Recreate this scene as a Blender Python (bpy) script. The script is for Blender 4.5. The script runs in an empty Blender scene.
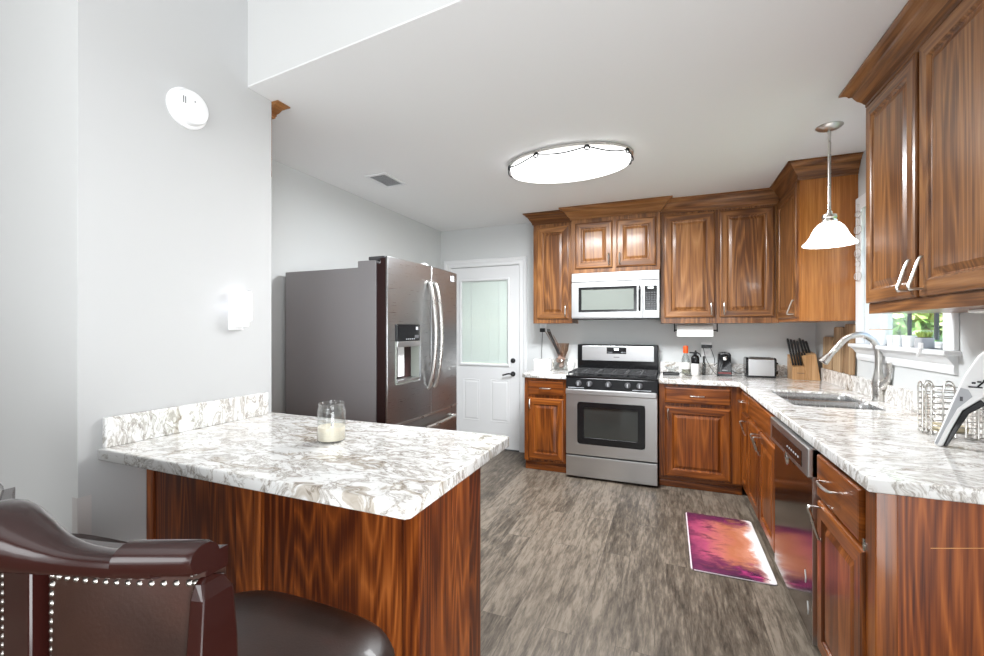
import bpy, bmesh, math, random
from mathutils import Vector, Matrix
random.seed(7)
sc = bpy.context.scene
C = sc.collection
PI = math.pi

# ------------------------------------------------------------------ camera, world, lights
cd = bpy.data.cameras.new('camera'); cam = bpy.data.objects.new('camera', cd); C.objects.link(cam)
cam.location = (0, 0, 1.33)
cam.rotation_euler = (PI/2, 0, math.atan(176/432))
cd.sensor_width = 36; cd.lens = 432/984*36; cd.shift_y = 1/984
cd.clip_start = 0.02; cd.clip_end = 200
sc.camera = cam
sc.view_settings.view_transform = 'Standard'
sc.view_settings.look = 'None'
sc.view_settings.gamma = 1
sc.view_settings.use_curve_mapping = False
sc.view_settings.exposure = 0.7
w = bpy.data.worlds.new('sky'); sc.world = w; w.use_nodes = True
nt = w.node_tree; bg = nt.nodes['Background']
sky = nt.nodes.new('ShaderNodeTexSky'); sky.sky_type = 'NISHITA'; sky.sun_disc = False
sky.sun_elevation = math.radians(50); sky.sun_rotation = math.radians(200)
nt.links.new(sky.outputs[0], bg.inputs[0]); bg.inputs[1].default_value = 0.5

def lamp(name, kind, loc, power, size=1, size_y=None, rot=(0,0,0), color=(1,1,1)):
    l = bpy.data.lights.new(name, kind); l.energy = power; l.color = color
    if kind == 'AREA':
        l.shape = 'RECTANGLE' if size_y else 'DISK'; l.size = size
        if size_y: l.size_y = size_y
    elif kind == 'SUN': l.angle = size
    else: l.shadow_soft_size = size
    o = bpy.data.objects.new(name, l); C.objects.link(o); o.location = loc; o.rotation_euler = rot
    return o
lamp('overhead_fill_light', 'AREA', (-0.9, -1.8, 3.28), 10, 2.6, 2.2, color=(.94,.975,1))  # added fill from above, stands for no known fixture
lamp('rear_fill_light', 'AREA', (-0.6, -3.9, 1.4), 20, 3.4, 2.4, (PI/2, 0, 0), (.94,.975,1))  # added fill from behind the camera; the rear wall has no window
lamp('low_side_fill_light', 'AREA', (1.12, -0.9, 0.8), 78, 2.0, 1.7, (PI/2, 0, PI/2), (.94,.975,1))  # added low fill to brighten the partition; no window on this side
lamp('upward_fill_light', 'AREA', (-0.3, -1.7, 1.5), 22, 1.6, 1.2, (math.radians(128), 0, math.radians(-12)), (.94,.975,1))  # added lamp tilted upward to brighten the kitchen ceiling
lamp('sun', 'SUN', (6, 0, 8), 12.0, 0.1, rot=(math.radians(35), math.radians(-20), 0), color=(1, .97, .9))

# ------------------------------------------------------------------ materials
def srgb(r, g, b):
    f = lambda c: (c/255/12.92) if c/255 <= .04045 else ((c/255+.055)/1.055)**2.4
    return (f(r), f(g), f(b), 1)
class NT:
    def __init__(s, name):
        s.m = bpy.data.materials.new(name); s.m.use_nodes = True
        s.t = s.m.node_tree; s.b = s.t.nodes['Principled BSDF']; s.out = s.t.nodes['Material Output']
    def n(s, typ, **kw):
        x = s.t.nodes.new(typ)
        for k, v in kw.items():
            if k.startswith('i_'):
                x.inputs[int(k[2:])].default_value = v
            else: setattr(x, k, v)
        return x
    def l(s, a, b): s.t.links.new(a, b)
    def ramp(s, fac, stops, interp='LINEAR'):
        r = s.n('ShaderNodeValToRGB'); r.color_ramp.interpolation = interp
        e = r.color_ramp.elements
        while len(e) < len(stops): e.new(.5)
        for k, (p, c) in enumerate(stops): e[k].position = p; e[k].color = c
        s.l(fac, r.inputs[0]); return r.outputs[0]
    def math(s, op, a, b=None, c=None):
        x = s.n('ShaderNodeMath', operation=op)
        for i, v in enumerate((a, b, c)):
            if v is None: continue
            if isinstance(v, (int, float)): x.inputs[i].default_value = v
            else: s.l(v, x.inputs[i])
        return x.outputs[0]
    def mix(s, fac, a, b, blend='MIX'):
        x = s.n('ShaderNodeMix', data_type='RGBA', blend_type=blend)
        for i, v in ((0, fac), (6, a), (7, b)):
            if isinstance(v, (int, float, tuple)): x.inputs[i].default_value = v
            else: s.l(v, x.inputs[i])
        return x.outputs[2]
    def noise(s, vec, scale, detail=3, dist=0, rough=.5):
        x = s.n('ShaderNodeTexNoise'); x.inputs['Scale'].default_value = scale; x.inputs['Detail'].default_value = detail
        x.inputs['Distortion'].default_value = dist; x.inputs['Roughness'].default_value = rough
        if vec is not None: s.l(vec, x.inputs['Vector'])
        return x.outputs[0]
    def mapping(s, vec, scale=(1,1,1), rot=(0,0,0), loc=(0,0,0)):
        x = s.n('ShaderNodeMapping'); x.inputs['Scale'].default_value = scale; x.inputs['Rotation'].default_value = rot; x.inputs['Location'].default_value = loc
        s.l(vec, x.inputs['Vector']); return x.outputs[0]
    def obj(s): return s.n('ShaderNodeTexCoord').outputs['Object']
    def bump(s, h, strength=.1, dist=.01):
        x = s.n('ShaderNodeBump'); x.inputs['Strength'].default_value = strength; x.inputs['Distance'].default_value = dist
        s.l(h, x.inputs['Height']); s.l(x.outputs[0], s.b.inputs['Normal'])
def pbr(name, col, rough=.5, metal=0, spec=.4, coat=0, emis=None, estr=0, bump=None, trans=0):
    m = NT(name); b = m.b
    b.inputs['Base Color'].default_value = col if len(col) == 4 else (*col, 1)
    b.inputs['Roughness'].default_value = rough; b.inputs['Metallic'].default_value = metal
    b.inputs['Specular IOR Level'].default_value = spec; b.inputs['Coat Weight'].default_value = coat
    b.inputs['Coat Roughness'].default_value = .08
    b.inputs['Transmission Weight'].default_value = trans
    if emis: b.inputs['Emission Color'].default_value = emis; b.inputs['Emission Strength'].default_value = estr
    if bump: m.bump(m.noise(m.obj(), bump[0], 3), bump[1], .003)
    else:
        r = m.math('MULTIPLY_ADD', m.noise(m.obj(), 14, 3), .08, max(rough-.04, 0)); m.l(r, b.inputs['Roughness'])
    return m.m
def wood(name, dark, mid, light, axis='z', plank=.085, rough=.32, ring=30, coat=.35, contrast=1.0, scale=1.0):
    m = NT(name); o = m.obj()
    rnd = m.n('ShaderNodeObjectInfo').outputs['Random']
    sep = m.n('ShaderNodeSeparateXYZ'); m.l(o, sep.inputs[0]); x, y, z = sep.outputs
    across = m.math('ADD', x, y) if axis == 'z' else z
    pid = m.math('FLOOR', m.math('DIVIDE', m.math('ADD', across, m.math('MULTIPLY', rnd, .3)), plank))
    wn = m.n('ShaderNodeTexWhiteNoise', noise_dimensions='1D'); m.l(m.math('ADD', pid, m.math('MULTIPLY', rnd, 57.0)), wn.inputs['W'])
    pr = wn.outputs['Value']
    off = m.n('ShaderNodeCombineXYZ'); m.l(m.math('MULTIPLY', pr, 9.0), off.inputs[0]); m.l(m.math('MULTIPLY', rnd, 17.0), off.inputs[1]); m.l(m.math('MULTIPLY', pr, 5.0), off.inputs[2])
    add = m.n('ShaderNodeVectorMath', operation='ADD'); m.l(o, add.inputs[0]); m.l(off.outputs[0], add.inputs[1])
    st = .09
    sv = (1,1,st) if axis == 'z' else (st,st,1)
    mp = m.mapping(add.outputs[0], sv)
    n1 = m.noise(mp, 4.6*scale, 2, .15, .4)
    ringv = m.math('PINGPONG', m.math('MULTIPLY', n1, ring), 1.0)
    fine = m.noise(m.mapping(add.outputs[0], (1,1,.03) if axis == 'z' else (.03,.03,1)), 150, 2)
    big = m.noise(mp, 9*scale, 2)
    f = m.math('ADD', m.math('MULTIPLY', m.math('POWER', ringv, 1.6), .20*contrast), m.math('MULTIPLY', fine, .42))
    f = m.math('ADD', f, m.math('MULTIPLY', big, .22))
    f = m.math('ADD', f, m.math('MULTIPLY', m.math('SUBTRACT', pr, .5), .16))
    col = m.ramp(f, [(.28, dark), (.46, mid), (.66, light)])
    m.l(col, m.b.inputs['Base Color'])
    m.b.inputs['Roughness'].default_value = rough; m.b.inputs['Coat Weight'].default_value = coat; m.b.inputs['Coat Roughness'].default_value = .12
    m.b.inputs['Specular IOR Level'].default_value = .35
    m.bump(f, .08, .002)
    return m.m
M = {}
UP = (srgb(94,56,28), srgb(140,92,50), srgb(164,116,72))  # lighter than the lower oak, partly light put into the colour
M['up'] = wood('oak_upper', *UP, coat=.18); M['up_h'] = wood('oak_upper_horizontal', *UP, axis='h', plank=.3, coat=.18)
LO = (srgb(86,40,10), srgb(132,70,21), srgb(160,92,36))  # darker, redder oak; part of it is shade put into the colour
M['lo'] = wood('oak_lower', *LO); M['lo_h'] = wood('oak_lower_horizontal', *LO, axis='h', plank=.3)
M['panel'] = wood('oak_plank_panel', srgb(74,29,9), srgb(126,62,21), srgb(172,96,42), plank=.13, ring=64, contrast=1.05, scale=.85, coat=.1, rough=.4)
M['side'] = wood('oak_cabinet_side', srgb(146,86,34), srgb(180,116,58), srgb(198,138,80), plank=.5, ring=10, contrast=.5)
M['bamboo'] = wood('bamboo_wood', srgb(168,126,84), srgb(200,160,116), srgb(220,184,142), plank=.02, ring=6, contrast=.4, coat=0)
M['board'] = wood('cutting_board_wood', srgb(140,110,80), srgb(186,158,124), srgb(206,184,154), plank=.05, ring=14, contrast=.7, coat=0, rough=.6)
M['mahog'] = pbr('dark_mahogany', srgb(38,13,10), .2, 0, .4, .3); M['nail'] = pbr('aged_nailhead', (.42,.40,.37,1), .3, 1)
M['wall'] = pbr('wall_paint_grey', srgb(206,208,208), .75, bump=(60, .03))
M['wall_l'] = pbr('wall_paint_pale', srgb(219,219,218), .75, bump=(60, .03))
M['wall_p'] = pbr('wall_paint_partition_dimmed', srgb(194,194,194), .75, bump=(60, .03))  # pale wall paint darkened to offset strong lamp light on the partition
M['ceil'] = pbr('ceiling_paint', srgb(236,236,236), .85, bump=(90, .05))
M['white'] = pbr('white_trim_paint', srgb(226,227,228), .4)
M['plastic'] = pbr('white_plastic', srgb(238,238,238), .35)
M['ceramic'] = pbr('white_ceramic', srgb(240,239,236), .2)
M['tanc'] = pbr('tan_glaze', srgb(190,150,110), .4)
M['black'] = pbr('black_gloss', (.008,.008,.009,1), .12)
M['blackm'] = pbr('black_matte', (.014,.014,.015,1), .45)
M['grate'] = pbr('cast_iron', (.035,.035,.037,1), .5)
M['dgrey'] = pbr('dark_grey', (.08,.08,.085,1), .4)
M['fside'] = pbr('fridge_side_grey', srgb(150,148,150), .5, .1)
M['gasket'] = pbr('fridge_gasket', srgb(44,22,22), .5)
M['chrome'] = pbr('chrome', (.8,.8,.8,1), .1, 1)
M['nickel'] = pbr('brushed_nickel', (.62,.6,.57,1), .28, 1)
M['leather'] = None
M['paper'] = pbr('paper_towel', srgb(240,240,238), .9, bump=(200,.2))
M['orange'] = pbr('orange_plastic', srgb(240,90,30), .4)
M['wax'] = pbr('candle_wax', srgb(236,226,206), .6)
M['soil'] = pbr('potting_soil', srgb(60,45,35), .9)
M['leaf'] = pbr('succulent_green', srgb(150,170,90), .6)
M['grey_p'] = pbr('light_grey_plastic', srgb(176,178,182), .4)
M['floral'] = pbr('dried_stems', srgb(150,122,108), .8)
M['cloth'] = pbr('off_white_cloth', srgb(214,208,198), .9)
M['ground'] = pbr('lawn', srgb(90,130,50), .9)
M['bark'] = pbr('bark', srgb(80,65,50), .9)
M['red'] = pbr('red_plastic', srgb(170,50,40), .4)
def steel(name, col, rough=.3, axis=(1,1,60), metal=1):
    m = NT(name); n = m.noise(m.mapping(m.obj(), axis), 8, 3)
    m.b.inputs['Base Color'].default_value = col; m.b.inputs['Metallic'].default_value = metal
    m.l(m.math('MULTIPLY_ADD', n, .16, rough-.08), m.b.inputs['Roughness'])
    return m.m
M['steel'] = steel('stainless_steel', (.54,.54,.545,1), .33)
M['steel_dark'] = steel('dark_stainless', (.42,.43,.44,1), .30)
M['steel_dw'] = steel('dishwasher_stainless', (.26,.235,.225,1), .13)
M['steel_sink'] = steel('sink_steel', (.55,.55,.55,1), .25, (60,1,1))
def glass(name, tint=(1,1,1,1), gloss=.12):
    m = NT(name); t = m.n('ShaderNodeBsdfTransparent'); t.inputs[0].default_value = tint
    g = m.n('ShaderNodeBsdfGlossy'); g.inputs['Roughness'].default_value = .02
    fr = m.n('ShaderNodeLayerWeight'); fr.inputs[0].default_value = .25
    f = m.math('ADD', m.math('MULTIPLY', fr.outputs['Facing'], .5), gloss*.3)
    mx = m.n('ShaderNodeMixShader'); m.l(f, mx.inputs[0]); m.l(t.outputs[0], mx.inputs[1]); m.l(g.outputs[0], mx.inputs[2])
    m.l(mx.outputs[0], m.out.inputs[0]); return m.m
M['glass'] = glass('clear_glass', (.97,.98,.98,1)); M['smoke'] = glass('smoked_plastic', (.35,.36,.36,1), .3)
def emis(name, col, s):
    m = NT(name); m.b.inputs['Base Color'].default_value = (.9,.9,.9,1)
    m.b.inputs['Emission Color'].default_value = col; m.b.inputs['Emission Strength'].default_value = s; return m.m
M['lens'] = emis('lit_frosted_lens', (1,1,1,1), 1.8)
M['shade'] = emis('lit_frosted_shade', (1,.98,.95,1), 1.3)
M['led'] = emis('lit_display', (.9,1,.95,1), 1.5)
M['night'] = emis('lit_night_shade', (.95,.95,1,1), .7)
M['nightglow'] = emis('lit_night_bulb', (.8,.84,1,1), 5)
def leather():
    m = NT('brown_leather'); o = m.obj(); n = m.noise(o, 5, 4, .3)
    m.l(m.ramp(n, [(.35, srgb(32,17,12)), (.55, srgb(46,27,20)), (.75, srgb(62,30,24))]), m.b.inputs['Base Color'])
    m.b.inputs['Roughness'].default_value = .42; m.b.inputs['Specular IOR Level'].default_value = .3; m.b.inputs['Coat Weight'].default_value = .06
    m.bump(m.noise(o, 220, 2), .12, .002); return m.m
M['leather'] = leather()
def quartz():
    m = NT('marbled_quartz'); o = m.obj()
    a = m.mapping(o, (1.0, 2.0, 1.0), (0, 0, .45))
    wp = m.n('ShaderNodeTexNoise'); wp.inputs['Scale'].default_value = 4; wp.inputs['Detail'].default_value = 3; m.l(a, wp.inputs['Vector'])
    ad = m.n('ShaderNodeVectorMath', operation='MULTIPLY_ADD'); m.l(wp.outputs['Color'], ad.inputs[0]); ad.inputs[1].default_value = (.35,.35,.35); m.l(a, ad.inputs[2])
    v1 = m.noise(ad.outputs[0], 8, 7, .5, .66)
    v2 = m.noise(ad.outputs[0], 3.6, 6, .8, .6)
    v3 = m.noise(m.mapping(ad.outputs[0], loc=(5,3,1)), 15, 6, 1.0, .6)
    W = srgb(242,241,239)
    c1 = m.ramp(v1, [(.0, W), (.455, W), (.485, srgb(216,212,207)), (.512, srgb(170,163,155)), (.54, srgb(226,223,219)), (.575, W)])
    c2 = m.ramp(v2, [(.0, srgb(255,255,255)), (.585, srgb(255,255,255)), (.61, srgb(214,207,198)), (.65, srgb(192,182,170)), (.675, srgb(240,238,234)), (1, srgb(255,255,255))])
    c3 = m.ramp(v3, [(.0, srgb(255,255,255)), (.55, srgb(255,255,255)), (.59, srgb(196,192,188)), (.63, srgb(250,250,250))])
    c = m.mix(1.0, c1, c2, 'MULTIPLY'); c = m.mix(.8, c, c3, 'MULTIPLY')
    m.l(c, m.b.inputs['Base Color']); m.b.inputs['Roughness'].default_value = .12; m.b.inputs['Coat Weight'].default_value = .2
    return m.m
M['quartz'] = quartz()
def floormat():
    m = NT('weathered_plank_floor'); o = m.obj()
    sw = m.mapping(o, (1,1,1), (0,0,PI/2), (0,.03,0))
    br = m.n('ShaderNodeTexBrick'); m.l(sw, br.inputs['Vector'])
    for k, v in (('Scale', 1), ('Mortar Size', .0012), ('Mortar Smooth', .2), ('Bias', 0), ('Brick Width', 1.22), ('Row Height', .152)): br.inputs[k].default_value = v
    br.inputs['Color1'].default_value = (0,0,0,1); br.inputs['Color2'].default_value = (1,1,1,1); br.inputs['Mortar'].default_value = (.5,.5,.5,1)
    br.offset = .37
    pv = br.outputs['Color']
    sep = m.n('ShaderNodeSeparateColor'); m.l(pv, sep.inputs[0]); p = sep.outputs[0]
    cmb = m.n('ShaderNodeCombineXYZ'); m.l(m.math('MULTIPLY', p, 7), cmb.inputs[0]); m.l(m.math('MULTIPLY', p, 11), cmb.inputs[1])
    ad = m.n('ShaderNodeVectorMath', operation='ADD'); m.l(o, ad.inputs[0]); m.l(cmb.outputs[0], ad.inputs[1])
    s1 = m.noise(m.mapping(ad.outputs[0], (10,1.5,1)), 3.0, 6, .5, .65)
    s2 = m.noise(m.mapping(ad.outputs[0], (26,3.4,1)), 3.4, 5, .3, .7)
    s3 = m.noise(m.mapping(ad.outputs[0], (3,.8,1)), 2.2, 3)
    f = m.math('ADD', m.math('MULTIPLY', s1, .5), m.math('MULTIPLY', s2, .38))
    f = m.math('ADD', f, m.math('MULTIPLY', s3, .2)); f = m.math('ADD', f, m.math('MULTIPLY', m.math('SUBTRACT', p, .5), .10))
    c = m.ramp(f, [(.39, srgb(54,46,39)), (.47, srgb(80,71,61)), (.53, srgb(98,88,77)), (.63, srgb(128,117,104))])
    c = m.mix(m.math('MULTIPLY', br.outputs['Fac'], .55), c, srgb(50,42,38))
    m.l(c, m.b.inputs['Base Color']); m.b.inputs['Roughness'].default_value = .42; m.b.inputs['Specular IOR Level'].default_value = .35
    m.bump(f, .08, .002); return m.m
M['floor'] = floormat()
def rugmat():
    m = NT('printed_sunset_mat'); o = m.obj(); sep = m.n('ShaderNodeSeparateXYZ'); m.l(m.mapping(o, loc=(.205,0,0)), sep.inputs[0]); x, y, z = sep.outputs
    n = m.noise(m.mapping(o, (4,3,1)), 1.6, 5, .3, .6); n2 = m.noise(m.mapping(o, (4,9,1), (0,0,.3)), 2.2, 6, .5, .68)
    # x: 0..0.41, y: -0.4..0.4
    t = m.math('ADD', m.math('MULTIPLY', x, 2.3), m.math('MULTIPLY', m.math('SUBTRACT', n, .5), .55))
    base = m.ramp(t, [(.0, srgb(120,40,80)), (.2, srgb(172,72,104)), (.42, srgb(190,108,96)), (.62, srgb(180,108,76)), (.76, srgb(206,138,112)), (.84, srgb(240,232,230)), (1, srgb(242,240,242))])
    ey = m.math('ADD', m.math('ABSOLUTE', m.math('ADD', y, -.02)), m.math('MULTIPLY', m.math('SUBTRACT', n2, .5), .5))
    ef = m.ramp(ey, [(.20, (0,0,0,1)), (.34, (1,1,1,1))])
    pur = m.ramp(n2, [(.38, srgb(48,14,44)), (.55, srgb(96,24,72)), (.68, srgb(190,60,120))])
    wf = m.ramp(t, [(.74, (1,1,1,1)), (.84, (.1,.1,.1,1))])
    c = m.mix(m.math('MULTIPLY', ef, wf), base, pur)
    dk = m.ramp(n2, [(.5, (0,0,0,1)), (.62, (.75,.75,.75,1))]); lf = m.ramp(t, [(.3, (1,1,1,1)), (.65, (0,0,0,1))])
    c = m.mix(m.math('MULTIPLY', dk, lf), c, srgb(70,28,56))
    ed = m.math('MAXIMUM', m.math('SUBTRACT', .008, x), m.math('SUBTRACT', m.math('ABSOLUTE', y), .399))
    c = m.mix(m.math('GREATER_THAN', ed, 0), c, srgb(214,204,210))
    m.l(c, m.b.inputs['Base Color']); m.b.inputs['Roughness'].default_value = .5; return m.m
M['rug'] = rugmat()
def foliage():
    m = NT('foliage'); n = m.noise(m.obj(), 3, 3)
    m.l(m.ramp(n, [(.35, srgb(130,175,90)), (.6, srgb(205,228,160))]), m.b.inputs['Base Color']); m.b.inputs['Roughness'].default_value = .7
    return m.m
M['foliage'] = foliage()

# ------------------------------------------------------------------ mesh helpers
def wloc(o):
    v = Vector((0,0,0))
    while o: v += o.location; o = o.parent
    return v
def obj(name, bm, mat, parent=None, smooth=False, bevel=0, seg=2, mats=None):
    """link one mesh; verts are given in world space (or in the root's own space while its root is at the origin)"""
    bmesh.ops.recalc_face_normals(bm, faces=bm.faces)
    me = bpy.data.meshes.new(name); off = wloc(parent) if parent else None
    o = bpy.data.objects.new(name, me); C.objects.link(o)
    if parent:
        o.parent = parent; bmesh.ops.translate(bm, verts=bm.verts, vec=-off)
    else:
        c = Vector((0,0,0))
        if bm.verts:
            xs = [v.co for v in bm.verts]
            c = Vector(((min(v.x for v in xs)+max(v.x for v in xs))/2, (min(v.y for v in xs)+max(v.y for v in xs))/2, min(v.z for v in xs)))
        bmesh.ops.translate(bm, verts=bm.verts, vec=-c); o.location = c
    bm.to_mesh(me); bm.free()
    for mm in (mats or [mat]): me.materials.append(M[mm] if isinstance(mm, str) else mm)
    if smooth:
        for p in me.polygons: p.use_smooth = True
        me.set_sharp_from_angle(angle=math.radians(40))
    if bevel:
        b = o.modifiers.new('bevel', 'BEVEL'); b.width = bevel; b.segments = seg; b.limit_method = 'ANGLE'; b.angle_limit = math.radians(40)
    return o
def thing(name, label, cat, loc=(0,0,0), group=None):
    o = bpy.data.objects.new(name, None); C.objects.link(o); o.location = loc; o.empty_display_size = .05
    o['label'] = label; o['category'] = cat
    if group: o['group'] = group
    return o
def tag(o, label, cat, group=None):
    o['label'] = label; o['category'] = cat
    if group: o['group'] = group
    return o
def struct(name, bm, mat, parent=None, **k):
    o = obj(name, bm, mat, parent, **k)
    if not parent: o['kind'] = 'structure'
    return o
def place(root, loc, rot=(0,0,0)):
    root.location = loc; root.rotation_euler = rot; return root
def B(): return bmesh.new()
def box(bm, a, b, mi=0):
    x0,y0,z0 = [min(p,q) for p,q in zip(a,b)]; x1,y1,z1 = [max(p,q) for p,q in zip(a,b)]
    v = [bm.verts.new(p) for p in ((x0,y0,z0),(x1,y0,z0),(x1,y1,z0),(x0,y1,z0),(x0,y0,z1),(x1,y0,z1),(x1,y1,z1),(x0,y1,z1))]
    for f in ((0,3,2,1),(4,5,6,7),(0,1,5,4),(1,2,6,5),(2,3,7,6),(3,0,4,7)):
        fc = bm.faces.new([v[i] for i in f]); fc.material_index = mi
    return bm
def bx(a, b): return box(B(), a, b)
def loft(bm, rings, cap0=True, cap1=True, closed=True):
    V = [[bm.verts.new(p) for p in r] for r in rings]; n = len(V[0])
    for i in range(len(V)-1):
        for j in range(n if closed else n-1):
            k = (j+1) % n
            bm.faces.new((V[i][j], V[i][k], V[i+1][k], V[i+1][j]))
    if cap0 and closed: bm.faces.new(V[0][::-1])
    if cap1 and closed: bm.faces.new(V[-1])
    return bm
def lathe(bm, c, prof, n=32, cap0=True, cap1=True, axis='z', sx=1, sy=1):
    rings = []
    for r, h in prof:
        R = []
        for k in range(n):
            a = 2*PI*k/n; p = (r*math.cos(a)*sx, r*math.sin(a)*sy, h)
            if axis == 'x': p = (p[2], p[0], p[1])
            elif axis == 'y': p = (p[0], p[2], p[1])
            R.append(Vector(p)+Vector(c))
        rings.append(R)
    return loft(bm, rings, cap0, cap1)
def tube(bm, pts, r, n=10, caps=True, rads=None, flat=1.0):
    pts = [Vector(p) for p in pts]; rings = []; up = None
    for i, p in enumerate(pts):
        d = (pts[min(i+1, len(pts)-1)]-pts[max(i-1, 0)]).normalized()
        if up is None:
            up = Vector((0,0,1)) if abs(d.z) < .9 else Vector((1,0,0))
        s = d.cross(up).normalized(); up = s.cross(d).normalized()
        rr = rads[i] if rads else r
        rings.append([p+s*rr*math.cos(2*PI*k/n)+up*rr*flat*math.sin(2*PI*k/n) for k in range(n)])
    return loft(bm, rings, caps, caps)
def bez(pts, n=8):
    """Catmull-Rom through points"""
    P = [Vector(p) for p in pts]; P = [2*P[0]-P[1]]+P+[2*P[-1]-P[-2]]; out = []
    for i in range(1, len(P)-2):
        for k in range(n):
            t = k/n
            out.append(.5*((2*P[i])+(P[i+1]-P[i-1])*t+(2*P[i-1]-5*P[i]+4*P[i+1]-P[i+2])*t*t+(3*P[i]-P[i-1]-3*P[i+1]+P[i+2])*t**3))
    out.append(P[-2]); return out
def plate(us, vs, hole, f, d0, d1, bm=None):
    """solid plate over a grid (us x vs) with cells removed; f(u,v,d)->point"""
    bm = bm or B(); V = {}
    def g(i, j, d):
        k = (i, j, d)
        if k not in V: V[k] = bm.verts.new(f(us[i], vs[j], d))
        return V[k]
    nu, nv = len(us)-1, len(vs)-1
    S = [[not hole((us[i]+us[i+1])/2, (vs[j]+vs[j+1])/2) for j in range(nv)] for i in range(nu)]
    ok = lambda i, j: 0 <= i < nu and 0 <= j < nv and S[i][j]
    for i in range(nu):
        for j in range(nv):
            if not S[i][j]: continue
            for d in (d0, d1): bm.faces.new((g(i,j,d), g(i+1,j,d), g(i+1,j+1,d), g(i,j+1,d)))
            for (a, b, ni, nj) in (((i,j),(i+1,j),i,j-1), ((i,j+1),(i+1,j+1),i,j+1), ((i,j),(i,j+1),i-1,j), ((i+1,j),(i+1,j+1),i+1,j)):
                if not ok(ni, nj): bm.faces.new((g(*a,d0), g(*b,d0), g(*b,d1), g(*a,d1)))
    return bm
def rrect(x0, x1, y0, y1, r, n=5):
    out = []
    for cx, cy, a0 in ((x1-r,y1-r,0),(x0+r,y1-r,PI/2),(x0+r,y0+r,PI),(x1-r,y0+r,1.5*PI)):
        for k in range(n+1):
            a = a0+PI/2*k/n; out.append((cx+r*math.cos(a), cy+r*math.sin(a)))
    return out
def curve_plate(loops, z0, z1, bev=.004):
    """filled 2D outline with holes, thickness z0..z1, rounded edges"""
    cu = bpy.data.curves.new('c', 'CURVE'); cu.dimensions = '2D'; cu.fill_mode = 'BOTH'
    for L in loops:
        s = cu.splines.new('POLY'); s.points.add(len(L)-1); s.use_cyclic_u = True
        for p, q in zip(s.points, L): p.co = (q[0], q[1], 0, 1)
    cu.extrude = (z1-z0)/2-bev; cu.bevel_depth = bev; cu.bevel_resolution = 2; cu.offset = -bev
    o = bpy.data.objects.new('c', cu); C.objects.link(o)
    dg = bpy.context.evaluated_depsgraph_get(); me = bpy.data.meshes.new_from_object(o.evaluated_get(dg), depsgraph=dg)
    bm = B(); bm.from_mesh(me); bmesh.ops.translate(bm, verts=bm.verts, vec=(0,0,(z0+z1)/2))
    bmesh.ops.remove_doubles(bm, verts=bm.verts, dist=1e-5)
    bpy.data.objects.remove(o); bpy.data.curves.remove(cu); bpy.data.meshes.remove(me)
    return bm
def door_panel(o, U, N, w, h, t=.02, fr=.055, flat=False):
    """raised panel door; o = lower corner on the back plane, U = width direction, N = outward"""
    bm = B(); o = Vector(o); U = Vector(U); N = Vector(N); Z = Vector((0,0,1))
    if flat: prof = [(0,0),(0,t-.006),(.004,t-.001),(.012,t)]
    else: prof = [(0,0),(0,t-.008),(.003,t-.003),(.009,t-.001),(.012,t),(fr,t),(fr+.005,t-.003),(fr+.008,t-.009),(fr+.014,t-.010),(fr+.034,t-.003),(fr+.037,t-.002)]
    rings = [[o+U*i+Z*i+N*d, o+U*(w-i)+Z*i+N*d, o+U*(w-i)+Z*(h-i)+N*d, o+U*i+Z*(h-i)+N*d] for i, d in prof]
    loft(bm, rings)
    if not flat:
        for f in bm.faces:
            c = f.calc_center_median()-o; z = c.z
            if (z < fr or z > h-fr) and f.calc_area() > 1e-5:
                u = c.dot(U)
                if abs(u-w/2) < w*.2: f.material_index = 1
    else:
        for f in bm.faces: f.material_index = 1
    return bm
def pull(name, parent, c, axis, N, L=.10, out=.030, mat='nickel', j=0):
    c = Vector(c); A = Vector(axis); N = Vector(N)
    pts = [c-A*L/2, c-A*L/2+N*out*.7, c-A*L*.38+N*out, c+N*out*1.12, c+A*L*.38+N*out, c+A*L/2+N*out*.7, c+A*L/2]
    if j: pts = [c+A*j*L/2, c+A*j*L*.47+N*out*.25, c+A*j*L*.2+N*out*.6, c-A*j*L*.22+N*out*1.05, c-A*j*L*.42+N*out*1.3, c-A*j*L/2+N*out*1.15, c-A*j*L/2+N*out*.5, c-A*j*L/2]
    bm = B(); P = bez(pts, 4); n = len(P)
    tube(bm, P, .0045, 8, rads=[.0038+.0022*math.sin(PI*i/(n-1)) for i in range(n)])
    return obj(name, bm, mat, parent, smooth=True)
def sweep(path, prof, z):
    """mitred moulding: path = xy points, outward = right of travel; prof = (out, dz)"""
    P = [Vector((p[0], p[1])) for p in path]; rings = []
    for i, p in enumerate(P):
        d1 = (P[i]-P[i-1]).normalized() if i else (P[1]-P[0]).normalized()
        d2 = (P[i+1]-P[i]).normalized() if i < len(P)-1 else d1
        n1 = Vector((d1.y, -d1.x)); n2 = Vector((d2.y, -d2.x)); m = (n1+n2); m = m/m.dot(n1) if m.length > 1e-6 else n1
        rings.append([(p.x+m.x*o, p.y+m.y*o, z+dz) for o, dz in prof])
    return loft(B(), rings)
def crown_prof(h, d):
    return [(0,0),(.006,0),(.012,h*.06),(.012,h*.16),(.016,h*.20),(d*.25,h*.30),(d*.42,h*.46),(d*.52,h*.62),(d*.56,h*.70),(d*.66,h*.72),(d*.72,h*.80),(d*.86,h*.90),(d,h*.92),(d,h),(0,h)]

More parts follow.
